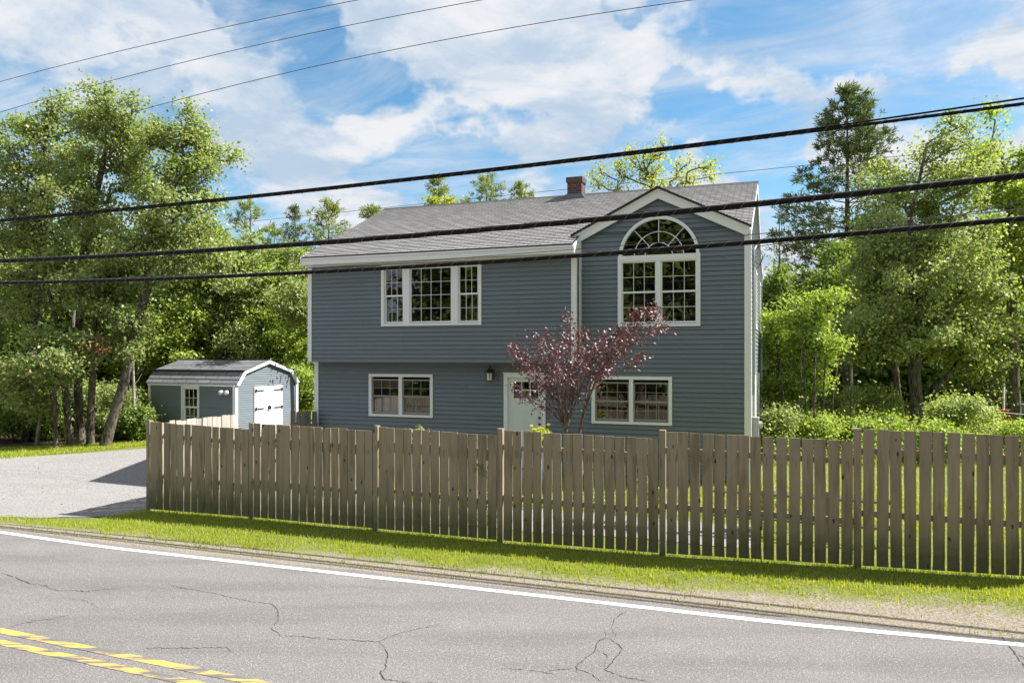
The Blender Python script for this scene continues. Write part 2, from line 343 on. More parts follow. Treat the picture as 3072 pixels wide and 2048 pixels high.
def ground_fn(N, b, oc, nt):
    x, y, z = N.sep(oc)
    q = N.math('ADD', N.math('MULTIPLY', x, SA), N.math('MULTIPLY', y, CA))
    n = N.noise(oc, 2.2, 6, .65); f = N.noise(oc, 38, 4, .75); b1 = N.noise(oc, .35, 3)
    sand = N.mix(N.ramp(f, .3, .7), (.13, .108, .082, 1), (.36, .315, .26, 1))
    green = N.mix(N.ramp(f, .3, .7), (.07, .095, .018, 1), (.21, .235, .055, 1)); green = N.mix(N.ramp(n, .5, .75, 0, .55), green, (.26, .23, .085, 1))
    litter = N.mix(N.ramp(f, .3, .7), (.035, .025, .016, 1), (.12, .085, .055, 1))
    edge = N.math('ADD', N.math('SUBTRACT', q, N.ramp(x, 1, 7, 0, .45, False)), N.math('MULTIPLY', N.math('SUBTRACT', n, .5), 1.1))
    c = N.mix(N.ramp(edge, 9.7, 10.2), sand, green)
    # ground under the trees beyond the lawn
    d = N.math('ADD', N.vmath('LENGTH', N.comb(N.math('MULTIPLY', x, .95), y, 0.0)), N.math('MULTIPLY', N.math('SUBTRACT', n, .5), 3))
    far = N.math('MULTIPLY', N.ramp(d, 30.2, 31.5), N.ramp(x, 12, 15, 1, 0))
    c = N.mix(far, c, litter)
    N.set(b, 'Base Color', c); N.set(b, 'Roughness', .95); N.set(b, 'Specular IOR Level', .1); N.set(b, 'Normal', N.bump(N.math('ADD', f, n), .8, .02))
M['ground'] = mat('ground', ground_fn)
M['plastic_blue'] = simple('blue_plastic', (.12, .20, .27), .45)
M['plastic_red'] = simple('red_paint', (.30, .03, .04), .4)
M['mulch'] = simple('wood_mulch', (.16, .09, .06), .95, .4, 30, bumpk=.6)

# ------------------------------------------------------------------ ground
FP = [(-7.24, 15.2, -.09, 1.76), (-4.83, 14.15, -.04, 1.76), (-2.34, 13.15, -.03, 1.79), (-.18, 12.2, 0, 1.80), (2.25, 11.35, .01, 1.85), (4.77, 10.5, .065, 1.90), (7.35, 9.75, .09, 1.92)]
def ss(x, a, b): t = np.clip((x - a) / (b - a), 0, 1); return t * t * (3 - 2 * t)
def gh(X, Y):
    X = np.asarray(X, float); Y = np.asarray(Y, float)
    s = CA * X - SA * Y; q = SA * X + CA * Y
    fenceline = np.interp(s, [-14, -11.6, -9.3, -6.6, -4.2, -1.8, .9, 4], [-.16, -.10, -.045, -.03, 0, .01, .065, .09])
    zroad = -.03
    z = zroad + (fenceline - zroad) * ss(q, 9.45, 10.8)
    yard = np.where(s < -11.2, -.13, np.where(s > -9.5, .16, -.13 + .29 * ss(s, -11.2, -9.5)))
    z = z + (yard - z) * ss(q, 12.0, 16.0)
    z = z + .10 * ss(q, 24, 34) + .03 * np.sin(X * .7 + 1) * np.cos(Y * .55) * ss(q, 11.5, 14)
    return z
def ghf(x, y): return float(gh(x, y))
def grid_mesh(name, ss_, qs, mat_, dz=0, keep=None):
    a, b = np.meshgrid(ss_, qs); X = CA * a + SA * b; Y = -SA * a + CA * b
    Z = (gh(X, Y) + dz) if keep is None else keep(a, b, X, Y)
    V = np.stack([X, Y, Z], -1).reshape(-1, 3); n = len(ss_); m_ = len(qs)
    i = np.arange(n * m_).reshape(m_, n); F = np.stack([i[:-1, :-1], i[:-1, 1:], i[1:, 1:], i[1:, :-1]], -1).reshape(-1, 4)
    return np_mesh(name, V, F, mat_, None, True)
sv = np.concatenate([np.linspace(-900, -60, 12), np.linspace(-50, -22, 15), np.linspace(-21, 12, 133), np.linspace(14, 50, 13), np.linspace(80, 900, 12)])
qv = np.concatenate([np.linspace(-900, -20, 8), np.linspace(-10, 9, 6), np.linspace(9.3, 20, 73), np.linspace(20.5, 45, 50), np.linspace(60, 1500, 14)])
tag(grid_mesh('ground', sv, qv, M['ground']), kind='structure')
def qline(s): return 9.04 + .030 * max(0, -9.4 - s) ** 1.5 + .05 * max(0, s + .2) ** 1.2
def strip(name, q0f, q1f, z, mt, s0=-60, s1=40, n=200, jag=0, thick=0):
    rng = random.Random(3); V = []; F = []
    for k in range(n + 1):
        s = s0 + (s1 - s0) * k / n
        V.append(W(s, q0f(s) + rng.uniform(-jag, jag), z)); V.append(W(s, q1f(s) + rng.uniform(-jag, jag), z))
    for k in range(n): F.append((2 * k, 2 * k + 2, 2 * k + 3, 2 * k + 1))
    return tag(np_mesh(name, V, F, mt), kind='structure')
def qbend(s): return min(.5, qline(s) - 9.04)
strip('road', lambda s: 2.1, lambda s: 9.24 + qbend(s) + .02 * math.sin(s * 3.1) + .015 * math.sin(s * 7.7), 0.0, M['road'], n=900, jag=.012)
strip('road_edge_line', lambda s: 8.99 + qbend(s), lambda s: 9.10 + qbend(s), .004, M['paint_white'], n=600, jag=.003)
strip('road_edge_line', lambda s: 2.42, lambda s: 2.53, .004, M['paint_white'])
for qq in (5.58, 5.35):
    strip('road_center_line', lambda s, q=qq: q - .055 - .042 * max(-14, min(s, 6)), lambda s, q=qq: q + .055 - .042 * max(-14, min(s, 6)), .004, M['paint_yellow'], n=500, jag=.004)
def crack(pts, w):                                       # pts in photo pixels on the road plane
    rng = random.Random(int(pts[0][0])); P = []
    for (x0, y0), (x1, y1) in zip(pts, pts[1:]):
        n = max(2, int(math.hypot(x1 - x0, y1 - y0) / 5))
        for k in range(n):
            t = k / n; P.append((x0 + (x1 - x0) * t + rng.uniform(-2.2, 2.2), y0 + (y1 - y0) * t + rng.uniform(-1.6, 1.6)))
    P.append(pts[-1]); Q = []
    for x, y in P:
        Z = CZ * 1746 / (y - 815); Q.append(Vector(((x - 1176) / 1746 * Z, Z, .003)))
    m = MB(); n = len(Q); L = []
    for k, p in enumerate(Q):
        d = (Q[min(k + 1, n - 1)] - Q[max(k - 1, 0)]).normalized(); nn = Vector((-d.y, d.x, 0))
        ww = w * rng.uniform(.15, 1.1) * min(1, (min(k, n - 1 - k) + 1) / 5); L.append((p - nn * ww / 2, p + nn * ww / 2))
    for (a, b), (c, d) in zip(L, L[1:]): m.face([a, c, d, b])
    tag(m.build('road_crack', M['crack'], None, fix=False), kind='structure')
for pts, w in [([(0,1315),(35,1325),(65,1338),(105,1345),(130,1355),(200,1357),(240,1352),(275,1352)],.015),
    ([(385,1342),(420,1350),(500,1363),(560,1378),(625,1387),(638,1400),(640,1425),(622,1443),(645,1458),(760,1466),(868,1473),(900,1460),(960,1443),(1010,1433)],.010),
    ([(868,1473),(885,1488),(890,1505),(885,1535),(872,1545),(885,1560),(950,1568),(1010,1568)],.012),
    ([(0,1450),(50,1430),(120,1420),(165,1410)],.008),([(330,1488),(430,1487),(520,1486),(535,1500)],.010),
    ([(1445,1400),(1412,1420),(1405,1440),(1415,1462)],.012),([(1390,1450),(1392,1462),(1370,1475),(1368,1492),(1350,1507),(1322,1530),(1325,1545)],.012),
    ([(1370,1492),(1388,1500),(1395,1508),(1387,1530)],.010),([(1392,1462),(1420,1480),(1430,1492),(1412,1512),(1398,1530),(1390,1538),(1440,1555),(1500,1566)],.012),
    ([(1322,1533),(1290,1537),(1255,1540)],.012),([(1322,1533),(1355,1545),(1385,1568)],.012),([(1150,1535),(1240,1540),(1280,1550)],.009),
    ([(2300,1455),(2312,1475),(2325,1492),(2340,1512),(2352,1530),(2380,1560)],.014),([(2318,1490),(2345,1505),(2370,1530)],.012),
    ([(1450,1385),(1458,1378),(1462,1372)],.012),([(150,1372),(200,1380),(235,1400)],.006),([(800,1340),(860,1352),(930,1348)],.005)]:
    crack(pts, w)
# gravel driveway: one sheet laid on the ground left of the fence
def drive():
    near = [(-30, 10.9), (-18, 10.75), (-15, 10.65), (-13, 10.75), (-12.1, 11.3), (-11.7, 12.3), (-9.4, 12.15), (-8.4, 12.4)]
    far = [(-30, 13.5), (-22.2, 16.4), (-20.6, 19.3), (-19.0, 21.3), (-16.8, 22.8), (-14, 22.5), (-10, 21.5), (-8.4, 17.0)]
    n, m_ = 120, 60; V = []; F = []
    ns, nq = zip(*near); fs, fq = zip(*far)
    us = np.linspace(0, 1, n); rng = np.random.default_rng(4)
    for i, u in enumerate(us):
        s = -30 + 21.6 * u
        q0 = np.interp(s, ns, nq) + .12 * math.sin(s * 2.3) + .06 * math.sin(s * 7.1); q1 = np.interp(s, fs, fq) + .12 * math.sin(s * 1.9)
        for k in range(m_):
            q = q0 + (q1 - q0) * k / (m_ - 1); x, y, _ = W(s, q); V.append((x, y, ghf(x, y) + .012))
    i = np.arange(n * m_).reshape(n, m_); F = np.stack([i[:-1, :-1], i[1:, :-1], i[1:, 1:], i[:-1, 1:]], -1).reshape(-1, 4)
    tag(np_mesh('driveway', V, F, M['gravel'], None, True), kind='structure')
drive()

def path():  # pale gravel strip added so the fence gaps read as sunlit
    V = []; F = []
    for k in range(121):
        s = -8.6 + 8.2 * k / 120
        for j in range(7):
            q = 12.25 + .08 * math.sin(s * 2.1) + (1.5 + .15 * math.sin(s * 1.3 + 1)) * j / 6; x, y, _ = W(s, q); V.append((x, y, ghf(x, y) + .012))
    for k in range(120):
        for j in range(6): a = 7 * k + j; F.append((a, a + 7, a + 8, a + 1))
    tag(np_mesh('path', V, F, M['gravel'], None, True), kind='structure')
path()
# ------------------------------------------------------------------ grass
def blades(name, X, Y, h0, h1, w, mt, label=None, lean=.5):
    n = len(X); rng = np.random.default_rng(len(X)); Z = gh(X, Y) - .005
    h = rng.uniform(h0, h1, n); a = rng.uniform(0, 2 * np.pi, n); b = rng.uniform(0, 2 * np.pi, n); l = rng.uniform(0, lean, n) * h
    P = np.stack([X, Y, Z], -1); wv = np.stack([np.cos(a), np.sin(a), 0 * a], -1) * (w / 2) * rng.uniform(.6, 1.3, n)[:, None]
    ld = np.stack([np.cos(b), np.sin(b), 0 * b], -1) * l[:, None]
    mid = P + ld * .35 + np.stack([0 * h, 0 * h, h * .6], -1); tip = P + ld + np.stack([0 * h, 0 * h, h], -1)
    V = np.stack([P - wv, P + wv, mid + wv * .7, mid - wv * .7, tip], 1).reshape(-1, 3); k = np.arange(n)[:, None] * 5
    F = np.concatenate([k + [0, 1, 2], k + [0, 2, 3], k + [3, 2, 4]], 0)
    return tag(np_mesh(name, V, F, mt), label, 'grass', None, 'stuff')
rng = np.random.default_rng(11)
def patch(s0, s1, q0, q1, n): s = rng.uniform(s0, s1, n); q = rng.uniform(q0, q1, n); return s, q
def vnoise(x, y, sc, seed=0):
    r = np.random.default_rng(seed); t = 0
    for k in range(4):
        a = r.uniform(0, 6.28, 3); d = r.uniform(-1, 1, (3, 2)) * sc * (1.7 ** k)
        t = t + sum(np.sin(x * d[j, 0] * 2 + y * d[j, 1] * 2 + a[j]) for j in range(3)) / (3 * 1.3 ** k)
    return t
s, q = patch(-17, 8, 9.42, 12.2, 150000)
nz = vnoise(s, q * 1.6, 2.2, 5); fine = vnoise(s, q, 9, 8)
fq = np.interp(s, [-13, -11.9, -9.3, -6.6, -4.2, -1.8, .9, 4], [11.2, 11.82, 11.65, 11.55, 11.40, 11.42, 11.5, 11.7])
bd = np.interp(s, [-17, -12, -8.6, -6.4, .75, 2.8, 5], [10.1, 10.0, 9.72, 9.80, 10.1, 10.45, 10.6])
dens = ss(q + .20 * nz, bd - .12, bd + .42) * (.35 + .6 * ss(nz + .5 * fine, -.9, .3)) + .16 * (fine > .45) + .03
dens = np.where((s < -12.2), dens * np.clip(1 - ss(q, 10.5, 10.9), 0, 1) * .55, dens)
dens = np.where(s > .5, dens * (1 - .5 * ss(q, 11.1, 10.4) * (fine > 0)), dens)
keep = (rng.random(len(s)) < dens) & (q < fq + .25)
X, Y, _ = W(s[keep], q[keep]); blades('verge_grass', X, Y, .018, .07, .011, M['grass'], 'short bright grass growing on the verge between road and fence')
s, q = patch(-8.5, 9, 13.9, 17.2, 40000); s2, q2 = patch(-.7, 16, 12, 40, 70000); s = np.append(s, s2); q = np.append(q, q2)
X, Y, _ = W(s, q); blades('lawn_grass', X, Y, .03, .08, .016, M['grass'], 'mown lawn grass in the yard behind the fence')
# grass tongue by the trees at the far side of the driveway
a = rng.uniform(0, 1, 26000); b = rng.uniform(0, 1, 26000)
X = -23 + a * 11.2; Y = np.interp(X, [-23, -15.4, -13.9, -12.3], [17.5, 22.6, 24.6, 26.6]) + b * np.interp(X, [-23, -15.4, -12.3], [3.5, 3.8, .8])
blades('driveway_edge_grass', X, Y, .04, .10, .03, M['grass'], 'sunlit grass strip between gravel driveway and tree trunks')

# ------------------------------------------------------------------ house
HO = (-6.2, 17.2, .1)
hx = W(HO[0], HO[1], HO[2])
house = tag(empty('house', hx, -A), 'two storey blue grey clapboard house with arched gable window behind the picket fence', 'house')
def F_front(qq): return lambda a, t, o: (a, qq - o, t)
def F_side(s0, sign): return lambda a, t, o: (s0 + sign * o, a, t)
def rows(mb, Mp, t0, t1, step, tilt, ivf, brk=(), uvscale=None):
    """courses of boards or shingles: each is a strip leaning out at its lower edge"""
    n = int(math.ceil((t1 - t0) / step))
    for k in range(n):
        a, b = t0 + k * step, min(t0 + (k + 1) * step, t1)
        cuts = sorted({a, b} | {x for x in brk if a + 1e-4 < x < b - 1e-4})
        for c, d in zip(cuts, cuts[1:]):
            I0 = ivf(c + 1e-5); I1 = ivf(d - 1e-5)
            if len(I0) != len(I1): I1 = ivf((c + d) / 2); I0 = I1
            oc, od = tilt * (1 - (c - a) / step), tilt * (1 - (d - a) / step)
            for (l0, r0), (l1, r1) in zip(I0, I1):
                mb.face([Mp(l0, c, oc), Mp(r0, c, oc), Mp(r1, d, od), Mp(l1, d, od)])
                if c == a: mb.face([Mp(l0, c, -.004), Mp(r0, c, -.004), Mp(r0, c, oc), Mp(l0, c, oc)])
def iv(L, R, holes=()):
    def f(t):
        l, r = L(t) if callable(L) else L, R(t) if callable(R) else R
        out = [(l, r)]
        for h in holes:
            e = h(t)
            if not e: continue
            nw = []
            for a, b in out:
                if e[1] <= a or e[0] >= b: nw.append((a, b)); continue
                if e[0] > a: nw.append((a, e[0]))
                if e[1] < b: nw.append((e[1], b))
            out = nw
        return [(a, b) for a, b in out if b - a > 1e-4]
    return f
def rect(a0, a1, t0, t1): return lambda t: (a0, a1) if t0 < t < t1 else None
EXP = .107
def uvs(o, Mp_inv):
    me = o.data; uv = me.uv_layers.new(name='UVMap')
    for l in me.loops: uv.data[l.index].uv = Mp_inv(me.vertices[l.vertex_index].co)
# lower wall q=17.2
LW, RW = -11.67, -.70; GW = -4.50     # left, right, bay edge
mb = MB(HO); M0 = F_front(17.2)
llw = (-10.06, -8.245, 1.435, 2.52); lrw = (-4.195, -2.357, 1.425, 2.515); urw = (-3.58, -1.74, 3.64, 5.20); drw = (-6.36, -5.31, .25, 2.563)
ins = .05
def hole(w): return rect(w[0] + ins, w[1] - ins, w[2] + ins, w[3] - ins)
AC, AR, AZ = -2.66, .90, 5.20
archh = lambda t: (AC - math.sqrt(max(0, (AR - ins) ** 2 - (t - AZ) ** 2)), AC + math.sqrt(max(0, (AR - ins) ** 2 - (t - AZ) ** 2))) if AZ - ins <= t < AZ + AR - ins else None
gl = lambda t: (GW + .02 if t < 5.74 else AC - (6.70 - t) / .49) if t > 2.84 else LW
gr = lambda t: RW if t < 5.74 else AC + (6.70 - t) / .49
bk = [w[i] + (ins if i == 2 else -ins) for w in (llw, lrw, urw, drw) for i in (2, 3)] + [2.84, 5.74] + [AZ - ins] + [AZ + (AR - ins) * math.sin(math.pi / 2 * k / 14) for k in range(15)]
rows(mb, M0, .25, 6.66, EXP, .023, iv(gl, gr, [hole(llw), hole(lrw), hole(urw), hole(drw), archh]), bk)
rows(mb, F_side(RW, 1), .25, 7.55, EXP, .017, iv(lambda t: 17.2 if t < 5.72 else 17.2 + (t - 5.72) / .439, lambda t: 25.9 if t < 5.72 else 25.9 - (t - 5.72) / .439,
     [rect(20.0, 20.8, 3.7, 5.1), rect(23.4, 24.2, 3.7, 5.1), rect(19.0, 20.0, .4, 2.45), rect(22.0, 22.9, 1.3, 2.45)]), [5.72, 3.7, 5.1, .4, 2.45, 1.3])
rows(mb, F_side(LW, -1), .25, 7.55, EXP, .017, iv(lambda t: 17.2 if t < 5.72 else 17.2 + (t - 5.72) / .439, lambda t: 25.9 if t < 5.72 else 25.9 - (t - 5.72) / .439), [5.72])
rows(mb, lambda a, t, o: (a, 25.9 + o, t), .25, 5.7, EXP, .017, iv(LW, RW))
mb.build('wall', M['siding'], house, fix=False)
mb = MB(HO)
mb.box((LW + .01, 17.22, .02), (RW - .01, 25.88, .25)); mb.build('foundation', simple('concrete', (.32, .31, .29), .9, .15, 5), house)
# projecting upper storey
UQ = 16.9; tri = (-9.53, -6.82, 3.72, 5.25); MU = F_front(UQ)
mb = MB(HO); rows(mb, MU, 2.818, 5.32, EXP, .023, iv(LW, GW, [hole(tri)]), [tri[2] + ins, tri[3] - ins])
rows(mb, F_side(GW, 1), 2.84, 5.75, EXP, .01, iv(UQ, 17.2)); rows(mb, F_side(LW, -1), 2.84, 5.5, EXP, .01, iv(UQ, 17.2))
mb.face([(LW, UQ - .01, 2.835), (GW, UQ - .01, 2.835), (GW, 17.2, 2.835), (LW, 17.2, 2.835)])
mb.build('upper_wall', M['siding'], house, fix=False)
def trim(parts, name='corner_trim', mt='white', parent=None):
    for p in parts:
        m = MB(HO); m.box(*p); m.build(name, M[mt], parent or house)
trim([((RW - .11, 17.165, .2), (RW + .03, 17.2, 5.66)), ((RW, 17.2, .2), (RW + .03, 17.31, 5.8)), ((LW - .03, 17.17, .2), (LW + .09, 17.23, 2.83)),
      ((LW - .03, UQ - .03, 2.83), (LW + .085, UQ + .05, 5.32)), ((GW - .10, UQ - .03, 2.83), (GW + .025, UQ + .04, 5.32)),
      ((GW + .012, 17.16, 2.6), (GW + .06, 17.2, 5.75)), ((RW, 25.79, .2), (RW + .03, 25.93, 5.7))])
# interior rooms (dark, seen through the panes)
mb = MB(HO)
def room(s0, s1, q0, q1, z0, z1):
    c = [(s0, q0), (s0, q1), (s1, q1), (s1, q0)]
    for (a, b), (d, e) in zip(c[:3], c[1:]): mb.face([(a, b, z0), (d, e, z0), (d, e, z1), (a, b, z1)])
    mb.face([(s0, q0, z0), (s1, q0, z0), (s1, q1, z0), (s0, q1, z0)]); mb.face([(s0, q0, z1), (s1, q0, z1), (s1, q1, z1), (s0, q1, z1)])
room(-11.5, -6.6, 17.26, 21, .45, 2.75); room(-6.55, -5.1, 17.26, 20, .45, 2.75); room(-4.9, -.9, 17.26, 18.9, .45, 2.75); room(-11.5, -4.7, 16.96, 21, 3.05, 5.4)
room(-4.4, -.9, 17.26, 19.9, 3.05, 5.35); mb.face([(-4.4, 19.9, 5.35), (-.9, 19.9, 5.35), (-2.66, 19.9, 6.6)]); mb.f.pop(-2)
mb.face([(-4.4, 17.26, 5.6), (-4.4, 19.9, 5.6), (-2.66, 19.9, 6.6), (-2.66, 17.26, 6.6)]); mb.face([(-.9, 17.26, 5.6), (-.9, 19.9, 5.6), (-2.66, 19.9, 6.6), (-2.66, 17.26, 6.6)])
mb.build('interior', M['inner'], house, fix=False)

def window(Mp, w, cells, org, parent, cw=.075, casing='white', sashc='white', label=None, curtain=False, cross=None):
    """w: outer opening; cells: list of (a0,a1,t0,t1,nx,ny,depth) glazed sashes"""
    a0, a1, t0, t1 = w; m = MB(org)
    m.mbox(Mp, a0, a1, t1 - cw, t1, -.07, .040); m.mbox(Mp, a0, a1, t0, t0 + cw * .8, -.07, .043)
    m.mbox(Mp, a0, a0 + cw, t0 + cw * .8, t1 - cw, -.07, .038); m.mbox(Mp, a1 - cw, a1, t0 + cw * .8, t1 - cw, -.07, .038)
    for c in (cross or []): m.mbox(Mp, *c, -.07, .036)
    win = m.build('window', M[casing], parent)
    if label: win['label'] = label
    for (c0, c1, d0, d1, nx, ny, dep) in cells:
        f = .035; g = MB(org)
        g.mbox(Mp, c0, c1, d0, d0 + f * 1.2, dep - .02, dep + .015); g.mbox(Mp, c0, c1, d1 - f, d1, dep - .02, dep + .015)
        g.mbox(Mp, c0, c0 + f, d0 + f * 1.2, d1 - f, dep - .02, dep + .014); g.mbox(Mp, c1 - f, c1, d0 + f * 1.2, d1 - f, dep - .02, dep + .014)
        g.build('sash', M[sashc], win)
        g = MB(org); b = .0055
        for k in range(1, nx): x = c0 + f + (c1 - c0 - 2 * f) * k / nx; g.mbox(Mp, x - b, x + b, d0 + f, d1 - f, dep - .006, dep + .006)
        for k in range(1, ny): z = d0 + f + (d1 - d0 - 2 * f) * k / ny; g.mbox(Mp, c0 + f, c1 - f, z - b, z + b, dep - .005, dep + .005)
        if nx > 1 or ny > 1: g.build('grille', M[sashc], win)
        g = MB(org); g.face([Mp(c0 + .01, d0 + .01, dep - .01), Mp(c1 - .01, d0 + .01, dep - .01), Mp(c1 - .01, d1 - .01, dep - .01), Mp(c0 + .01, d1 - .01, dep - .01)])
        g.build('pane', M['glass'], win, fix=False)
    if curtain:
        g = MB(org); zt = t0 + (t1 - t0) * .46
        for (c0, c1, *_r) in cells[::2]:
            n = 40
            for k in range(n):
                x0, x1 = c0 + (c1 - c0) * k / n, c0 + (c1 - c0) * (k + 1) / n; f0, f1 = .02 * math.sin(x0 * 60), .02 * math.sin(x1 * 60)
                g.face([Mp(x0, t0 + .06, -.18 + f0), Mp(x1, t0 + .06, -.18 + f1), Mp(x1, zt, -.18 + f1), Mp(x0, zt, -.18 + f0)])
        g.build('curtain', M['curtain'], win, fix=False)
    return win
def dh(a0, a1, t0, t1, nx=3, ny=2):                       # double hung pair: lower and upper sash
    tm = (t0 + t1) / 2; return [(a0, a1, t0, tm + .02, nx, ny, -.045), (a0, a1, tm - .02, t1, nx, ny, -.02)]
def twin(w, nx=3, ny=2, cw=.075, top=0):
    a0, a1, t0, t1 = w; c = (a0 + a1) / 2; h = .045
    cells = dh(a0 + cw, c - h, t0 + cw, t1 - cw - top, nx, ny) + dh(c + h, a1 - cw, t0 + cw, t1 - cw - top, nx, ny)
    return cells, [(c - h, c + h, t0 + cw * .8, t1 - cw)]
for w, cu, lb in ((llw, True, 'paired window with a pale curtain behind its lower sashes'), (lrw, False, 'paired window right of the door')):
    ce, cr = twin(w, top=.06); window(M0, w, ce, HO, house, sashc='screen', label=lb, curtain=cu, cross=cr)
ce, cr = twin(urw); window(M0, urw, ce, HO, house, cw=.08, label='tall paired window under the half round fanlight', cross=cr)
cw = .08; a0, a1, t0, t1 = tri; t0c, t1c = t0 + .07, t1 - .09
x1, x2, x3, x4, x5, x6 = -9.45, -8.92, -8.74, -7.60, -7.43, -6.90
window(MU, tri, dh(x1, x2, t0c, t1c, 3, 2) + [(x3, x4, t0c, t1c, 4, 4, -.02)] + dh(x5, x6, t0c, t1c, 3, 2), HO, house,
       label='triple picture window of the upper storey', cross=[(x2, x3, t0 + .06, t1 - .08), (x4, x5, t0 + .06, t1 - .08)])
# fanlight
def arc_mesh(m, r0, r1, o0, o1, n=40, a0=0, a1=math.pi):
    for k in range(n):
        p, q_ = a0 + (a1 - a0) * k / n, a0 + (a1 - a0) * (k + 1) / n
        P = [(AC + r * math.cos(a), AZ + .02 + r * math.sin(a)) for r, a in ((r0, p), (r1, p), (r1, q_), (r0, q_))]
        m.prism(P, M0, o0, o1)
m = MB(HO); arc_mesh(m, .83, .90, -.07, .040); m.mbox(M0, AC - .92, AC + .92, AZ - .04, AZ + .05, -.07, .046)
fan = m.build('window', M['white'], house); fan['label'] = 'half round fanlight with spoked grille in the gable'
m = MB(HO); arc_mesh(m, .545, .563, -.03, -.016); arc_mesh(m, .30, .318, -.03, -.016, 24)
for dg in (90, 48, 132):
    c, s_ = math.cos(math.radians(dg)), math.sin(math.radians(dg)); wv = .009
    P = [(AC + r * c + k * wv * s_, AZ + .02 + r * s_ - k * wv * c) for r, k in ((.31, -1), (.84, -1), (.84, 1), (.31, 1))]; m.prism(P, M0, -.029, -.017)
m.build('grille', M['white'], fan)
m = MB(HO); m.face([M0(AC + .86 * math.cos(math.pi * k / 32), AZ + .02 + .86 * math.sin(math.pi * k / 32), -.035) for k in range(33)]); m.build('pane', M['glass'], fan, fix=False)
for w in ((20.0, 20.8, 3.7, 5.1), (23.4, 24.2, 3.7, 5.1), (22.0, 22.9, 1.3, 2.45)):
    window(F_side(RW, 1), (w[0] - .04, w[1] + .04, w[2] - .04, w[3] + .04), dh(w[0] + .03, w[1] - .03, w[2] + .03, w[3] - .03), HO, house)
MS = F_side(RW, 1); m = MB(HO); m.mbox(MS, 18.93, 20.07, .35, 2.5, -.05, .03); sd = m.build('door', M['white'], house); sd['label'] = 'white side door on the sunlit end wall'
m = MB(HO)
for k in range(2): m.mbox(MS, 19.12 + .4 * k, 19.48 + .4 * k, .6, 1.3, .03, .04); m.mbox(MS, 19.12 + .4 * k, 19.48 + .4 * k, 1.45, 2.3, .03, .04)
m.build('door_panel', M['cream'], sd)
# front door
a0, a1, t0, t1 = drw; m = MB(HO)
m.mbox(M0, a0, a0 + .095, t0, t1 - .10, -.05, .04); m.mbox(M0, a1 - .08, a1, t0, t1 - .10, -.05, .04); m.mbox(M0, a0, a1, t1 - .10, t1, -.05, .045); m.mbox(M0, a0 - .02, a1 + .02, t1, t1 + .02, -.0, .06)
df = m.build('door_frame', M['white'], house)
dl, dr = a0 + .097, a1 - .082; m = MB(HO)
gx0, gx1, gz0, gz1 = -6.12, -5.49, 1.965, 2.36
m.mbox(M0, dl, dr, t0, gz0 - .03, -.045, -.01); m.mbox(M0, dl, gx0 - .03, gz0 - .03, t1 - .1, -.045, -.01); m.mbox(M0, gx1 + .03, dr, gz0 - .03, t1 - .1, -.045, -.01); m.mbox(M0, gx0 - .03, gx1 + .03, gz1 + .03, t1 - .1, -.045, -.01)
for c0, c1 in ((dl + .11, (dl + dr) / 2 - .03), ((dl + dr) / 2 + .03, dr - .11)):
    for b in ((c0, c0 + .012, .45, 1.72), (c1 - .012, c1, .45, 1.72), (c0 + .012, c1 - .012, .45, .462), (c0 + .012, c1 - .012, 1.708, 1.72)): m.mbox(M0, *b, -.012, -.003)
door = m.build('door', M['door'], house); door['label'] = 'white craftsman style front door with six small panes'
m = MB(HO)
m.mbox(M0, gx0 - .03, gx1 + .03, gz0 - .03, gz0, -.03, .004); m.mbox(M0, gx0 - .03, gx1 + .03, gz1, gz1 + .03, -.03, .004); m.mbox(M0, gx0 - .03, gx0, gz0, gz1, -.03, .003); m.mbox(M0, gx1, gx1 + .03, gz0, gz1, -.03, .003)
for k in (1, 2): x = gx0 + (gx1 - gx0) * k / 3; m.mbox(M0, x - .012, x + .012, gz0, gz1, -.03, .001)
m.mbox(M0, gx0, gx1, (gz0 + gz1) / 2 - .012, (gz0 + gz1) / 2 + .012, -.029, .002)
m.build('door_grille', M['white'], door)
m = MB(HO); m.face([M0(gx0, gz0, -.02), M0(gx1, gz0, -.02), M0(gx1, gz1, -.02), M0(gx0, gz1, -.02)]); m.build('pane', M['glass'], door, fix=False)
m = MB(HO)
for z in (1.51, 1.36): m.tube([M0(dr - .07, z, -.012), M0(dr - .07, z, .01), M0(dr - .07, z, .045)], [.028, .026, .024], 10)
m.build('door_handle', M['black'], door)
# wall lantern
lx, lz = -6.68, 2.37
m = MB(HO)
def ring(z, r, o): return [M0(lx + r * math.cos(k * math.pi / 3 + .5), z, o + r * math.sin(k * math.pi / 3 + .5)) for k in range(6)]
oc_ = .17
m.tube([M0(lx, lz, oc_), M0(lx, lz + .02, oc_)], [.075, .08], 6); m.tube([M0(lx, lz + .2, oc_), M0(lx, lz + .235, oc_), M0(lx, lz + .28, oc_), M0(lx, lz + .30, oc_)], [.125, .12, .035, .02], 6)
for k in range(6):
    a = k * math.pi / 3; p = M0(lx + .078 * math.cos(a), lz, oc_ + .078 * math.sin(a)); p2 = M0(lx + .088 * math.cos(a), lz + .2, oc_ + .088 * math.sin(a)); m.tube([p, p2], .008, 4)
m.tube([M0(lx, lz + .29, oc_), M0(lx, lz + .34, oc_ + .01), M0(lx, lz + .37, oc_ - .04), M0(lx, lz + .34, oc_ - .10), M0(lx, lz + .22, .03)], .012, 6)
m.mbox(M0, lx - .05, lx + .05, lz + .05, lz + .28, .017, .035)
lan = m.build('wall_lantern', M['black'], house); lan['label'] = 'black lantern with frosted panes left of the front door'
m = MB(HO); m.tube([M0(lx, lz + .02, oc_), M0(lx, lz + .2, oc_)], [.068, .078], 6); m.build('lamp_glass', M['lampglass'], lan)
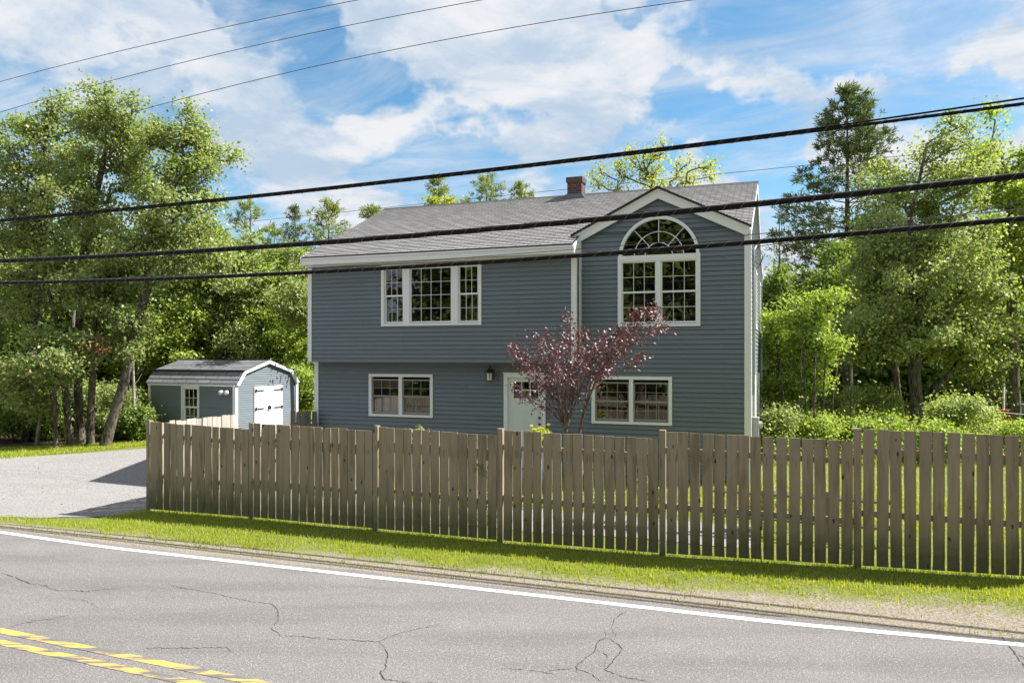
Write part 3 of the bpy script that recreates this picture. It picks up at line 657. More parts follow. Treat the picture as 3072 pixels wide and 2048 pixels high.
# roof
RS = .439; EQ, EZ = 16.55, 5.50; RQ = 21.40; RZ = EZ + (RQ - EQ) * RS; cs = math.cos(math.atan(RS)); sn = math.sin(math.atan(RS))
def MR(a, t, o): return (a, EQ + t * cs - o * sn, EZ + t * sn + o * cs)
def MBk(a, t, o): return (a, 2 * RQ - (EQ + t * cs) + o * sn, EZ + t * sn + o * cs)
LT = (RQ - EQ) / cs; tG = (17.16 - EQ) / cs; tV = (19.47 - EQ) / cs
lft = lambda t: -11.66 - .30 * t / LT
def valley(t):
    qq = EQ + t * cs
    if 17.2 < qq < 19.44: h = (19.47 - qq) / 2.24 * 1.99; return (AC - h, AC + h)
roof = MB(HO); rows(roof, MR, 0, LT, .142, .022, iv(lft, lambda t: GW + .02 if t < tG else RW + .04, [valley]), [tG, (17.2 - EQ) / cs, (19.44 - EQ) / cs])
rows(roof, MBk, 0, LT, .142, .012, iv(lambda t: -11.9, lambda t: RW + .04))
# gable roof planes over the bay
GP = 6.74; GS = .49; gc = math.cos(math.atan(GS)); gs = math.sin(math.atan(GS)); gz0 = 5.76; GLn = (GP - gz0) / gs
def MG(side):
    def f(a, t, o): return (AC + side * ((GP - gz0) / GS - t * gc) + side * o * gs, a, gz0 + t * gs + o * gc)
    return f
def gq(t): return EQ + (gz0 + t * gs - EZ) / RS + .02
for sd_ in (-1, 1): rows(roof, MG(sd_), 0, GLn, .142, .012, iv(17.03, gq))
ro = roof.build('roof', M['shingle'], house, fix=False)
def roof_uv(c):
    x, y, z = c.x + HO[0], c.y + HO[1], c.z + HO[2]
    t = (z - EZ) / sn
    return (x + .37 * math.floor(t / .142 + .5) * .0 + y * .0, t)
uvs(ro, roof_uv)
m = MB(HO)    # thin dark edges, ridge caps and drip edge
m.face([MR(-11.66, 0, -.03), MR(GW + .02, 0, -.03), MR(GW + .02, 0, .0), MR(-11.66, 0, .0)])
m.face([(LW - .3, RQ - .15, RZ - .05), (RW + .05, RQ - .15, RZ - .05), (RW + .05, RQ, RZ + .03), (LW - .3, RQ, RZ + .03)]); m.face([(LW - .3, RQ, RZ + .03), (RW + .05, RQ, RZ + .03), (RW + .05, RQ + .15, RZ - .05), (LW - .3, RQ + .15, RZ - .05)])
for sd_ in (-1, 1):
    g = MG(sd_); m.face([g(17.02, 0, -.02), g(17.02, GLn, -.02), g(17.02, GLn, .02), g(17.02, 0, .02)]); m.face([g(17.02, 0, -.03), g(gq(0), 0, -.03), g(gq(0), 0, .015), g(17.02, 0, .015)])
    m.face([g(17.01, GLn - .13, .013), g(gq(GLn), GLn - .13, .013), g(gq(GLn), GLn + .012, .026), g(17.01, GLn + .012, .026)])
m.build('ridge_cap', M['ridge'], house, fix=False)
# underside and fascia of the main eave
m = MB(HO); m.face([(LW + .01, EQ + .03, EZ - .03), (GW + .015, EQ + .03, EZ - .03), (GW + .015, EQ + .03, EZ - .2), (LW + .01, EQ + .03, EZ - .2)])
m.box((LW - .0, EQ + .01, EZ - .195), (GW + .02, EQ + .04, EZ - .03)); m.box((LW - .01, EQ - .02, EZ - .065), (GW + .03, EQ + .009, EZ - .028))
m.build('fascia', M['white'], house)
m = MB(HO); m.box((LW, EQ + .04, EZ - .19), (GW + .02, UQ + .01, EZ - .175)); m.box((LW + .08, UQ - .03, EZ - .225), (GW - .1, UQ + .0, EZ - .192)); m.build('soffit', M['cream'], house)
m = MB(HO); m.prism([(EQ + .01, EZ - .2), (UQ + .31, EZ - .2), (UQ + .31, EZ + .27), (EQ + .01, EZ - .02)], F_side(GW + .02, 1), 0, .03)
m.prism([(EQ + .01, EZ - .2), (UQ + .31, EZ - .2), (UQ + .31, EZ + .27), (EQ + .01, EZ - .02)], F_side(LW - .03, 1), 0, .03); m.build('eave_return', M['white'], house)
# gable rake boards
m = MB(HO)
for sd_ in (-1, 1):
    e = 2.0; P = [(AC, 6.715), (AC + sd_ * e, 6.715 - GS * e), (AC + sd_ * e, 6.715 - GS * e - .075), (AC + sd_ * (e - .10), 6.50 - GS * (e - .10)), (AC, 6.50)]
    m.prism(P, F_front(17.2), .075, .105 if sd_ < 0 else .107)
    P = [(AC, 6.715), (AC + sd_ * e, 6.715 - GS * e), (AC + sd_ * e, 6.66 - GS * e), (AC, 6.66)]; m.prism(P, F_front(17.2), .1, .135 if sd_ < 0 else .137)
m.build('rake_board', M['white'], house)
m = MB(HO)
for sd_ in (-1, 1):
    e = 1.98; m.prism([(AC, 6.70), (AC + sd_ * e, 6.70 - GS * e), (AC + sd_ * e, 6.67 - GS * e), (AC, 6.67)], F_front(17.2), -.02, .09 if sd_ < 0 else .091)
m.build('rake_soffit', M['cream'], house)
# end-wall rake boards
for s_, sg in ((RW, 1), (LW - .04, -1)):
    m = MB(HO)
    for bk_ in (0, 1):
        f = (lambda a, z: (a, z)) if not bk_ else (lambda a, z: (2 * RQ - a, z))
        q0 = 17.0 if s_ == RW else EQ
        P = [f(q0, EZ + (q0 - EQ) * RS), f(RQ, RZ), f(RQ, RZ - .19), f(q0, EZ + (q0 - EQ) * RS - .19)]
        m.prism(P, F_side(s_, 1), 0.0, .035 + .002 * bk_)
    m.build('rake_trim', M['white'], house)
# chimney
m = MB(HO); m.box((-5.84, 21.0, 7.05), (-5.42, 21.42, 7.92)); m.box((-5.87, 20.97, 7.92), (-5.39, 21.45, 8.07)); ch = m.build('chimney', M['brick'], house); ch['label'] = 'short red brick chimney astride the ridge'
m = MB(HO); m.box((-5.855, 20.985, 7.1), (-5.405, 21.435, 7.60)); m.prism([(-5.98, 7.44), (-5.30, 7.44), (-5.38, 7.55), (-5.88, 7.58)], F_front(20.97), -.1, .015); m.build('flashing', M['flash'], ch)
m = MB(HO); m.box((-5.78, 21.06, 8.07), (-5.48, 21.36, 8.085)); m.build('flue', M['black'], ch)
# electric service on the end wall
m = MB(HO); m.tube([(RW + .06, 17.75, 2.1), (RW + .06, 17.75, 4.9), (RW + .06, 17.8, 5.35), (RW + .12, 17.85, 5.42)], .028, 8); m.build('conduit', M['metalgrey'], house, smooth=True)
m = MB(HO); m.box((RW + .02, 17.62, .3), (RW + .17, 17.9, 1.62)); m.tube([(RW + .17, 17.76, 1.45), (RW + .24, 17.76, 1.45)], .08, 12); m.build('meter_box', M['metalgrey'], house)
m = MB(HO); m.tube([(RW + .05, 18.4, 5.3), (RW + .05, 18.35, 3.2), (RW + .05, 18.2, 1.5)], .012, 5)
m.tube([(RW + .15, 17.85, 5.42), (RW + .25, 17.8, 5.2), (RW + .2, 17.9, 5.0), (RW + .05, 18.1, 5.15)], .012, 5); m.tube([(RW + .14, 17.85, 5.4), (RW + .3, 17.85, 5.25), (RW + .14, 17.95, 4.95)], .010, 5); m.build('service_cable', M['wire'], house)
m = MB(HO); m.box((-6.7, 16.0, .12), (-5.0, 17.17, .26)); m.build('doorstep', M['foundation'] if 'foundation' in M else simple('step_concrete', (.35, .34, .32), .9, .15, 6), house)

# ------------------------------------------------------------------ shed
B = math.radians(22.5); CB, SB = math.cos(B), math.sin(B)
def WS(s, q, z=0): return (CB * s + SB * q, -SB * s + CB * q, z)
SO = (-15.9, 16.95, .74); KS = 1.35      # the barn is modelled in units of 1.35 m
shed = tag(empty('garden_shed', (KS * WS(*SO[:2])[0], KS * WS(*SO[:2])[1], -.05), -B), 'small grey barn roofed shed with white double doors at the left of the house', 'shed'); shed.scale = (KS, KS, KS)
s0, s1, q0, q1 = -17.42, -14.39, 15.69, 18.22; qm = (q0 + q1) / 2
prof = [(q0 - .02, 2.21), (q0 + .26, 2.56), (qm, 2.86), (q1 - .26, 2.56), (q1 + .02, 2.21)]
shw = (-16.225, -15.60, 1.02, 2.16)
m = MB(SO); SF = F_front(q0)
rows(m, SF, .70, 2.22, .061, .009, iv(s0, s1, [rect(shw[0] + .04, shw[1] - .04, shw[2] + .04, shw[3] - .04)]), [shw[2] + .04, shw[3] - .04])
rows(m, lambda a, t, o: (a, q1 + o, t), .70, 2.22, .061, .009, iv(s0, s1))
lo = lambda t: q0 if t < 2.21 else (q0 + (t - 2.21) / .35 * .26 if t < 2.56 else q0 + .26 + (t - 2.56) / .30 * (qm - q0 - .26))
hi = lambda t: 2 * qm - lo(t)
rows(m, F_side(s1, 1), .70, 2.80, .061, .012, iv(lo, hi, [rect(16.42, 17.52, .1, 2.12)]), [2.21, 2.56, .1, 2.12]); rows(m, F_side(s0, -1), .70, 2.80, .061, .009, iv(lo, hi), [2.21, 2.56])
m.build('wall', M['siding_shed'], shed, fix=False)
m = MB(SO)
for (a, za), (b, zb), n in ((prof[0], prof[1], 3), (prof[1], prof[2], 9), (prof[3], prof[2], 9), (prof[4], prof[3], 3)):
    for k in range(n):
        t0, t1 = k / n, (k + 1) / n; P = lambda t, x, o: (x, a + (b - a) * t, za + (zb - za) * t + o)
        m.face([P(t0, s0 - .12, .028), P(t0, s1 + .09, .028), P(t1, s1 + .09, .014), P(t1, s0 - .12, .014)]); m.face([P(t0, s0 - .12, .0), P(t0, s1 + .09, .0), P(t0, s1 + .09, .028), P(t0, s0 - .12, .028)])
o = m.build('roof', M['shingle_dark'], shed, fix=False); uvs(o, lambda c: (c.x, c.y * .62 + c.z * .9))
m = MB(SO); m.box((s0 - .13, q0 + .22, 2.555), (s1 + .09, q0 + .285, 2.60)); m.box((s0 - .13, qm - .08, 2.855), (s1 + .09, qm + .08, 2.885)); m.build('ridge_cap', M['ridge'], shed)
m = MB(SO); pr2 = [(a + (.0), z - .005) for a, z in prof]; inn = [(q0 + .085, 2.19), (q0 + .335, 2.50), (qm, 2.765), (q1 - .335, 2.50), (q1 - .085, 2.19)]
for k in range(4): m.prism([pr2[k], pr2[k + 1], inn[k + 1], inn[k]], F_side(s1, 1), .02, .085)
m.build('rake_trim', M['white'], shed)
for b in (((s1 - .06, q0 - .02, .7), (s1 + .035, q0 + .075, 2.2)), ((s1, q1 - .075, .7), (s1 + .035, q1 + .02, 2.2)), ((s0 - .02, q0 - .03, .7), (s0 + .06, q0 + .02, 2.2))):
    m = MB(SO); m.box(*b); m.build('corner_trim', M['white'], shed)
m = MB(SO); m.box((s0 - .02, q0 - .05, 2.165), (s1 + .02, q0 - .018, 2.205)); m.build('fascia', M['white'], shed)
swin = window(SF, shw, dh(shw[0] + .05, shw[1] - .05, shw[2] + .045, shw[3] - .05, 3, 2), SO, shed, cw=.05)
m = MB(SO); m.box((s0 + .1, q0 + .05, .75), (s1 - .1, q1 - .1, 2.1)); m.f = m.f[:2] + m.f[3:]; m.build('interior', M['inner'], shed, fix=False)
SG = F_side(s1, 1)
for k, (a, b) in enumerate(((16.40, 16.97), (16.975, 17.54))):
    m = MB(SO); m.mbox(SG, a, b, .78, 2.14, .0, .035)
    for z0, z1 in ((.86, 1.34), (1.44, 2.04)):
        for e in ((a + .08, a + .10), (b - .10, b - .08)): m.mbox(SG, *e, z0, z1, .035, .045)
        m.mbox(SG, a + .10, b - .10, z0, z0 + .02, .035, .044); m.mbox(SG, a + .10, b - .10, z1 - .02, z1, .035, .044)
    d = m.build('door', M['white'], shed)
    for z in (1.53, 2.03):
        m = MB(SO); h0, h1 = (a + .02, a + .36) if k == 0 else (b - .36, b - .02)
        m.mbox(SG, h0, h1, z - .014, z + .014, .046, .056); e = h0 if k == 0 else h1 - .05; m.mbox(SG, e, e + .05, z - .045, z + .045, .046, .058)
        m.build('hinge', M['black'], d)
m = MB(SO); m.tube([SG(16.97, 1.53, .035), SG(16.97, 1.53, .09)], [.03, .045], 8); m.mbox(SG, 16.93, 17.01, 1.50, 1.60, .046, .06); m.build('door_handle', M['black'], shed)
m = MB(SO)
for dx in (-.085, .085):
    m.tube([SF(-14.64 + dx * .3, 2.03, .03), SF(-14.64 + dx, 2.03, .09), SF(-14.64 + dx * 1.3, 2.0, .17)], [.02, .045, .062], 10)
fl = m.build('floodlight', M['white'], shed, smooth=True); fl['label'] = 'twin head floodlight under the eave'
m = MB(SO); m.tube([SF(-14.64, 1.97, .02), SF(-14.64, 1.95, .09)], [.035, .03], 8); m.build('sensor', M['black'], fl)

# ------------------------------------------------------------------ fences
def picket_mesh(w, h, kind=0, th=.018, seed=0):
    r = random.Random(seed); n = 9; m = MB()
    for k in range(n + 1):
        z = h * k / n; e = r.uniform(-.003, .003); w0 = w / 2 * (1 + r.uniform(-.02, .02))
        for x, y in ((-w0 + e, 0), (w0 + e, 0), (w0 + e, th), (-w0 + e, th)): m.p(x, y, z)
    for k in range(n):
        for j in range(4): a, b = 4 * k + j, 4 * k + (j + 1) % 4; m.f.append([a, b, b + 4, a + 4])
    m.f.append([3, 2, 1, 0]); m.f.append([4 * n, 4 * n + 1, 4 * n + 2, 4 * n + 3]); return m
fence = tag(empty('picket_fence', (FP[0][0], FP[0][1], 0)), 'long weathered wood picket fence with flat tops running along the grass verge', 'fence')
Fo = Vector((FP[0][0], FP[0][1], 0)); r = random.Random(5)
pk = [picket_mesh(.144, 1.83, seed=k).build('picket', M['fence'], fence) for k in range(6)]; used = 0
for i, (p, q) in enumerate(zip(FP, FP[1:])):
    P = Vector(p[:3]); Q = Vector(q[:3]); d = Q - P; L = d.length; ang = math.atan2(d.y, d.x); dn_ = Vector((d.x, d.y, 0)).normalized(); nrm = Vector((dn_.y, -dn_.x, 0))
    rise = .03
    n = (14, 15, 13, 15, 15, 15)[i]; pit = (L - .10) / n; gp_ = (.015, .015, .017, .020, .024, .027)[i]; wsc = (pit - gp_) / .144
    ht = p[3]
    for k in range(n):
        t = (.05 + pit * (k + .5)) / L
        pos = P + d * t + nrm * .045; pos.z = ghf(pos.x, pos.y) + .045
        top = P.z + ht - .048 * t + (.0) + r.uniform(-.008, .008) + (.02 if i in (1, 5) else 0)
        if used < 6: o = pk[used]
        else: o = pk[r.randrange(6)].copy(); COL.objects.link(o); o.parent = fence
        used += 1; o.location = pos - Fo; o.rotation_euler = (r.uniform(-.006, .006), r.uniform(-.007, .007), ang); o.scale = (wsc * r.uniform(.965, 1.025), 1, (top - pos.z) / 1.83)
    for f in (.85, .40):
        m = MB(); h0 = P.z + ht * f; h1 = P.z + ht * f - .05
        A_ = P + dn_ * .045 - nrm * .0; B_ = Q - dn_ * .045
        for (a, z) in ((A_, h0), (B_, h1)):
            for y, zz in ((.026, -.043), (-.012, -.043), (-.012, .043), (.026, .043)): m.p(*(a + nrm * y - Fo).xy, z + zz)
        for j in range(4): m.f.append([j, (j + 1) % 4, 4 + (j + 1) % 4, 4 + j])
        m.f += [[3, 2, 1, 0], [4, 5, 6, 7]]; m.build('rail', M['fence'], fence)
for i, p in enumerate(FP):
    q = FP[min(i + 1, 6)]; pr = FP[max(i - 1, 0)]; ang = math.atan2(q[1] - pr[1], q[0] - pr[0])
    m = MB(); zb = ghf(p[0], p[1]) - .05; top = p[2] + p[3] + (.022 if 0 < i else .03)
    m.box((-.045, -.047, 0), (.045, .045, top - zb)); o = m.build('post', M['fence'], fence); o.location = Vector((p[0], p[1], zb)) - Fo; o.rotation_euler = (0, 0, ang)
def board_run(name, label, pts, zt, mt, w=.14, gap=.012, jit=.02, dep=.02):
    e = tag(empty(name, (pts[0][0], pts[0][1], 0)), label, 'fence'); O = Vector((pts[0][0], pts[0][1], 0)); r = random.Random(9)
    for P, Q in zip(pts, pts[1:]):
        P = Vector((*P, 0)); Q = Vector((*Q, 0)); d = Q - P; n = int(d.length / (w + gap)); ang = math.atan2(d.y, d.x)
        for k in range(n):
            c = P + d * ((k + .5) / n); z = ghf(c.x, c.y) + .03; o = picket_mesh(w, zt + r.uniform(-jit, jit) - z, seed=k).build('picket', mt, e); o.location = (c - O) + Vector((0, 0, z)); o.rotation_euler = (0, r.uniform(-.01, .01), ang)
        nr = Vector((d.y, -d.x, 0)).normalized(); m = MB()
        for z in (.35, zt - .35):
            a = P - O - nr * .03; b = Q - O - nr * .03; m.tube([(a.x, a.y, z), (b.x, b.y, z)], .035, 4)
        m.build('rail', mt, e)
    return e
x, y = FP[0][:2]
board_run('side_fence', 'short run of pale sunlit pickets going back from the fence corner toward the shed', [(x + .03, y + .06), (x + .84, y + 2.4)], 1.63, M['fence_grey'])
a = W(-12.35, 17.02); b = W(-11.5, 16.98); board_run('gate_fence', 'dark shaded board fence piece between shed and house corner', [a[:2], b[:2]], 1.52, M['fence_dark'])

# ------------------------------------------------------------------ overhead lines
def wire_pts(pp, q, n=60):
    """smooth curve through photo points, all lying in the vertical plane q = const of the street"""
    ks = []
    for x, y in pp:
        u = (x - 1176) / 1746; Z = q / (CA + SA * u); X = u * Z; ks.append((CA * X - SA * Z, CZ + (815 - y) * Z / 1746))
    s_ = [k[0] for k in ks]; z_ = [k[1] for k in ks]
    co_ = np.polyfit(s_, z_, 2 if len(pp) > 2 else 1)
    S_ = np.linspace(s_[0] - 9, s_[-1] + 9, n); return [W(s, q, float(np.polyval(co_, s))) for s in S_]
def cable(label, pp, q, rad, kind):
    P = wire_pts(pp, q, 160); e = tag(empty('utility_cable', P[0]), label, 'cable', 'lashed utility cables crossing in front of the house'); O = Vector(P[0]); P = [Vector(p) - O for p in P]
    up = Vector((0, 0, 1)); side_ = Vector((-SA, -CA, 0))
    m = MB()
    if kind == 'twin':
        m.tube([p for p in P], rad, 8); m.build('sheath', M['cable'], e, smooth=True)
        m = MB(); m.tube([p + up * (rad * 1.5 + .0035 * max(0, (i - 110))) for i, p in enumerate(P)], rad * .6, 6); m.build('messenger', M['cable'], e, smooth=True)
    else:
        m.tube([p - up * rad * .35 for p in P], rad * .8, 8); m.build('sheath', M['cable'], e, smooth=True)
        m = MB(); m.tube([p + up * rad * .75 + side_ * .004 for p in P], rad * .42, 6); m.build('messenger', M['strand'], e, smooth=True)
    m = MB(); pts = []; n = len(P); T = 150
    for k in range(T * 10):
        f = k / (T * 10) * (n - 1); i = int(f); p = P[i].lerp(P[min(i + 1, n - 1)], f - i); a = k / 10 * 2 * math.pi
        pts.append(p + up * math.sin(a) * rad * 1.27 + side_ * math.cos(a) * rad * 1.1)
    m.tube(pts, .003, 3, False); m.build('lashing_wire', M['lash'], e)
cable('topmost thick black cable crossing above the roof ridge', [(0, 507), (600, 455), (1190, 381), (1500, 346), (2000, 285), (2352, 240)], 12.1, .024, 'twin')
cable('thick black cable crossing the shingled roof slope', [(0, 599), (600, 567), (1176, 524), (1740, 464), (2352, 405)], 11.75, .039, 'lash')
cable('lowest thick black cable crossing just under the eave', [(0, 649), (700, 628), (1326, 586), (1740, 552), (2352, 504)], 11.75, .031, 'lash')
def wire(label, pp, q, rad, gp=None, nm='power_line'):
    m = MB(); m.tube(wire_pts(pp, q), rad, 5); tag(m.build(nm, M['wire'], None, smooth=True), label, 'wire', gp)
wire('left thin wire high in the sky above the leftmost tree', [(60, 172), (430, 82), (825, 0)], 20, .011, 'thin power lines high at upper left')
wire('middle thin wire high in the sky', [(270, 182), (700, 80), (1110, 0)], 20, .011, 'thin power lines high at upper left')
wire('right thin wire high in the sky above the roof', [(390, 235), (1000, 96), (1595, 0)], 20, .011, 'thin power lines high at upper left')
wire('thin wire just above the lowest thick cable', [(1226, 580), (1700, 541), (2352, 480)], 11.8, .006)
wire('faint wire behind the house near the chimney', [(700, 496), (1250, 440), (1820, 383)], 40, .014)
m = MB(); a = Vector(W(RW + .12, 17.85, 5.42)); b = Vector(W(9.5, 14.5, 7.0))
m.tube([a.lerp(b, t / 20) - Vector((0, 0, .35 * math.sin(math.pi * t / 20))) for t in range(21)], .009, 5); tag(m.build('service_drop', M['wire'], None, smooth=True), 'thin service wire running from the right house corner off to the right', 'wire')

# ------------------------------------------------------------------ trees
def unit(v): return v / np.maximum(1e-9, np.linalg.norm(v, axis=-1, keepdims=True))
def leaf_quads(P, nrm, L, w, rng, fold=0):
    n = len(P); t = unit(np.cross(nrm, rng.normal(size=(n, 3)))); b = np.cross(nrm, t); L = L[:, None]
    p0 = P; p1 = P + t * L * .45 + b * L * w * .5; p2 = P + t * L; p3 = P + t * L * .45 - b * L * w * .5
    p1 = p1 + nrm * L * .06; p3 = p3 + nrm * L * .06; p2 = p2 - np.array([0, 0, 1]) * L * .15
    V = np.stack([p0, p1, p2, p3], 1).reshape(-1, 3); return V, np.arange(4 * n).reshape(n, 4)
def skeleton(trunk, pts, rng, rbase, rtip=.008):
    """connect cluster points to a trunk; returns nodes, parent index, radius"""
    nodes = [np.array(p, float) for p in trunk]; par = [-1] + list(range(len(trunk) - 1)); nt_ = len(trunk)
    ax = np.array(trunk)
    d = np.min(np.linalg.norm(pts[:, None] - ax[None], axis=2), axis=1); order = np.argsort(d + rng.uniform(0, .2, len(d)))
    end = [None] * len(pts); N_ = np.array(nodes)
    arr = np.zeros((len(trunk) + 3 * len(pts) + 5, 3)); arr[:nt_] = N_; cnt = nt_
    for i in order:
        p = pts[i]; A_ = arr[:cnt]; v = p - A_; ds = np.linalg.norm(v, axis=1); pen = np.where(v[:, 2] < .15 * ds, .5 * ds + .3, 0)
        pen[:max(2, nt_ // 4)] += 3
        j = int(np.argmin(ds + pen)); a = A_[j]
        if ds[j] > .45:
            k = a + (p - a) * .5 + np.array([rng.normal() * .08, rng.normal() * .08, -.06 * ds[j]]); arr[cnt] = k; par.append(j); j = cnt; cnt += 1
        arr[cnt] = p; par.append(j); end[i] = cnt; cnt += 1
    nd = arr[:cnt]; load = np.zeros(cnt)
    for e in end: load[e] += 1
    for k in range(cnt - 1, 0, -1):
        if par[k] >= 0: load[par[k]] += load[k]
    # nodes are appended after their parents except trunk (already ordered)
    rad = rtip + (rbase - rtip) * (load / max(1, load[0])) ** .5
    tl = np.linspace(1, .45, nt_); rad[:nt_] = np.maximum(rad[:nt_], rtip) ; rad[:nt_] = np.maximum(rad[:nt_], rbase * tl * .55)
    rad[0] = rbase * 1.25
    return nd, par, rad
def branch_mesh(name, nd, par, rad, mt, parent, sides=5, minr=0):
    V = []; F = []
    for k in range(1, len(nd)):
        a = nd[par[k]]; b = nd[k]; ra, rb = min(rad[par[k]], rad[k] * 1.7), rad[k]
        if rb < minr: continue
        if k < 12 and par[k] == k - 1: ra = rad[par[k]]
        d = b - a; L = np.linalg.norm(d)
        if L < 1e-5: continue
        d = d / L; ref = np.array([0, 0, 1.]) if abs(d[2]) < .9 else np.array([1., 0, 0]); u = np.cross(d, ref); u /= np.linalg.norm(u); w = np.cross(u, d); o = len(V)
        ns = sides + (3 if rb > .08 else 0)
        for c, r_ in ((a - d * ra * .2, ra), (b + d * rb * .2, rb)):
            for j in range(ns): t = 2 * math.pi * j / ns; V.append(c + (u * math.cos(t) + w * math.sin(t)) * r_)
        for j in range(ns): F.append((o + j, o + (j + 1) % ns, o + ns + (j + 1) % ns, o + ns + j))
    return np_mesh(name, V, F, mt, parent, True)
def sample_crown(ells, n, rng, gap=.0, gs=1.1, seed=0):
    """cluster points strung along leafy sprays that reach outward and upward and taper to their tips"""
    out = []; vol = np.array([e[1][0] * e[1][1] * e[1][2] for e in ells]) ** .8; vol = vol / vol.sum()
    for (c, rr), f in zip(ells, vol):
        rr = np.array(rr); per = 9; m = max(3, int(n * f / per)); v = unit(rng.normal(size=(m, 3)))
        R_ = rng.uniform(.10, 1.15, m) ** .55; tip = np.array(c) + v * R_[:, None] * rr
        d = unit(v * rr / rr.mean() * .9 + rng.normal(size=(m, 3)) * .35 + [0, 0, .55]); L = rng.uniform(.35, .75, m)[:, None] * rr.mean() * .9
        t = rng.uniform(0, 1, (m, per)) ** .8; t[:, 0] = 1
        P = tip[:, None] - d[:, None] * L[:, None] * (1 - t[..., None]) + rng.normal(size=(m, per, 3)) * rr.mean() * .13 * (1.1 - t[..., None]) * [1, 1, .7]
        out.append(P.reshape(-1, 3))
    P = np.concatenate(out); rng.shuffle(P); return P[:n]
def tree(name, label, base, trunk, ells, nclus, nleaf, lsize, leafm, barkm='bark', rbase=.2, seed=0, group=None, cat='tree', spread=.30, flat=.62, gap=.35, lw=.75, crown='crown', minr=0.0, up=.55):
    rng = np.random.default_rng(seed + 1000); base = np.array(base, float); base[2] = ghf(base[0], base[1]) - .05 if base[2] is None or np.isnan(base[2]) else base[2]
    e = tag(empty(name, base), label, cat, group)
    T = [np.zeros(3)] + [np.array(p, float) - base for p in trunk]; T2 = [T[0]]
    for a, b in zip(T, T[1:]):
        n = max(1, int(np.linalg.norm(b - a) / .9))
        for k in range(1, n + 1): T2.append(a + (b - a) * k / n + (rng.normal(size=3) * .035 if k < n else 0))
    nclus = int(nclus * 1.7); spread *= .78
    C = sample_crown([(np.array(c) - base, r_) for c, r_ in ells], nclus, rng, gap, seed=seed)
    nd, par, rad = skeleton(T2, C, rng, rbase)
    branch_mesh('trunk', nd, par, rad, M[barkm], e, minr=minr)
    per = max(1, nleaf // len(C)); n = per * len(C); cen = np.repeat(C, per, 0); size = np.repeat(rng.uniform(.6, 1.35, len(C)), per)[:, None]
    off = rng.normal(size=(n, 3)) * np.array([spread, spread, spread * flat]) * size
    P = cen + off; mid = C.mean(0); outw = unit(P - mid) 
    nr = unit(np.array([0, 0, up]) + outw * .35 + rng.normal(size=(n, 3)) * .7)
    V, F = leaf_quads(P, nr, rng.uniform(.65, 1.3, n) * lsize * .92, lw, rng); np_mesh(crown, V, F, M[leafm], e)
    return e
def pine(name, label, base, H, z0, Rmax, seed, nwh=22, dens=1.0, mt='needle', group=None, lean=(0, 0), rb=.17, nl=.2, irr=.4):
    rng = np.random.default_rng(seed + 77); base = np.array(base, float); e = tag(empty(name, base), label, 'tree', group)
    ax = lambda z: np.array([lean[0] * (z / H) ** 1.5, lean[1] * z / H, z]); T = [ax(z) for z in np.linspace(0, H, 14)]
    nd = list(T); par = [-1] + list(range(13)); rad = list(np.linspace(rb, .012, 14)); tuft = []; td = []
    for w in range(nwh):
        t = (w + rng.uniform(-.3, .3)) / nwh; z = z0 + (H - z0) * max(0, min(.985, t)); prof_ = (1 - t) ** .75 * (.55 + .45 * min(1, t * 4 + .3))
        for k in range(rng.integers(3, 6)):
            a = rng.uniform(0, 2 * math.pi); L = Rmax * prof_ * rng.uniform(1 - irr, 1.1) + .15; st = ax(z); rise = rng.uniform(.0, .3) + .45 * t
            prev = int(np.argmin([abs(q[2] - z) for q in T])); n = 4; last = st; nd.append(st); par.append(prev); rad.append(.012 + .008 * L); pi = len(nd) - 1
            for j in range(1, n + 1):
                f = j / n; p = st + np.array([math.cos(a), math.sin(a), 0]) * L * f + np.array([0, 0, L * (rise * f + .12 * f * f - .10 * math.sin(f * 3))]) + rng.normal(size=3) * .03 * L
                nd.append(p); par.append(pi); rad.append(max(.006, (.012 + .008 * L) * (1 - f * .7))); pi = len(nd) - 1
                if f > .3:
                    for _ in range(int(round((1.0 + 1.3 * L * f) * dens))):
                        sd = np.array([-math.sin(a), math.cos(a), 0]) * rng.normal() * .20 * L * (1.15 - f * .5); tuft.append(p + sd + rng.normal(size=3) * np.array([.1, .1, .05]) - np.array([math.cos(a), math.sin(a), 0]) * rng.uniform(0, L / n)); td.append([math.cos(a), math.sin(a), .5])
    for j in range(5): tuft.append(ax(H - .12 * j)); td.append([0, 0, 1])
    branch_mesh('trunk', np.array(nd), par, np.array(rad), M['bark_pine'], e, 4)
    C = np.array(tuft); D = unit(np.array(td)); per = 11; n = per * len(C); cen = np.repeat(C, per, 0); dd = unit(np.repeat(D, per, 0) * .8 + rng.normal(size=(n, 3)) * .6)
    L = rng.uniform(.6, 1.2, n)[:, None] * nl; b = unit(np.cross(dd, rng.normal(size=(n, 3)))) * nl * .10; st = cen + rng.normal(size=(n, 3)) * .05
    V = np.stack([st, st + dd * L * .4 + b, st + dd * L, st + dd * L * .4 - b], 1).reshape(-1, 3); np_mesh('crown', V, np.arange(4 * n).reshape(n, 4), M[mt], e)
    return e
NAN = float('nan')
def G(x, Z, dz=-.05): X = (x - 1176) / 1746 * Z; return (X, Z, ghf(X, Z) + dz)
def E_(x, y, Z, rx, ry, rd=None): p = VP(x, y, Z); k = Z / 1746; return (tuple(p), (rx * k, (rd if rd else rx * k), ry * k))
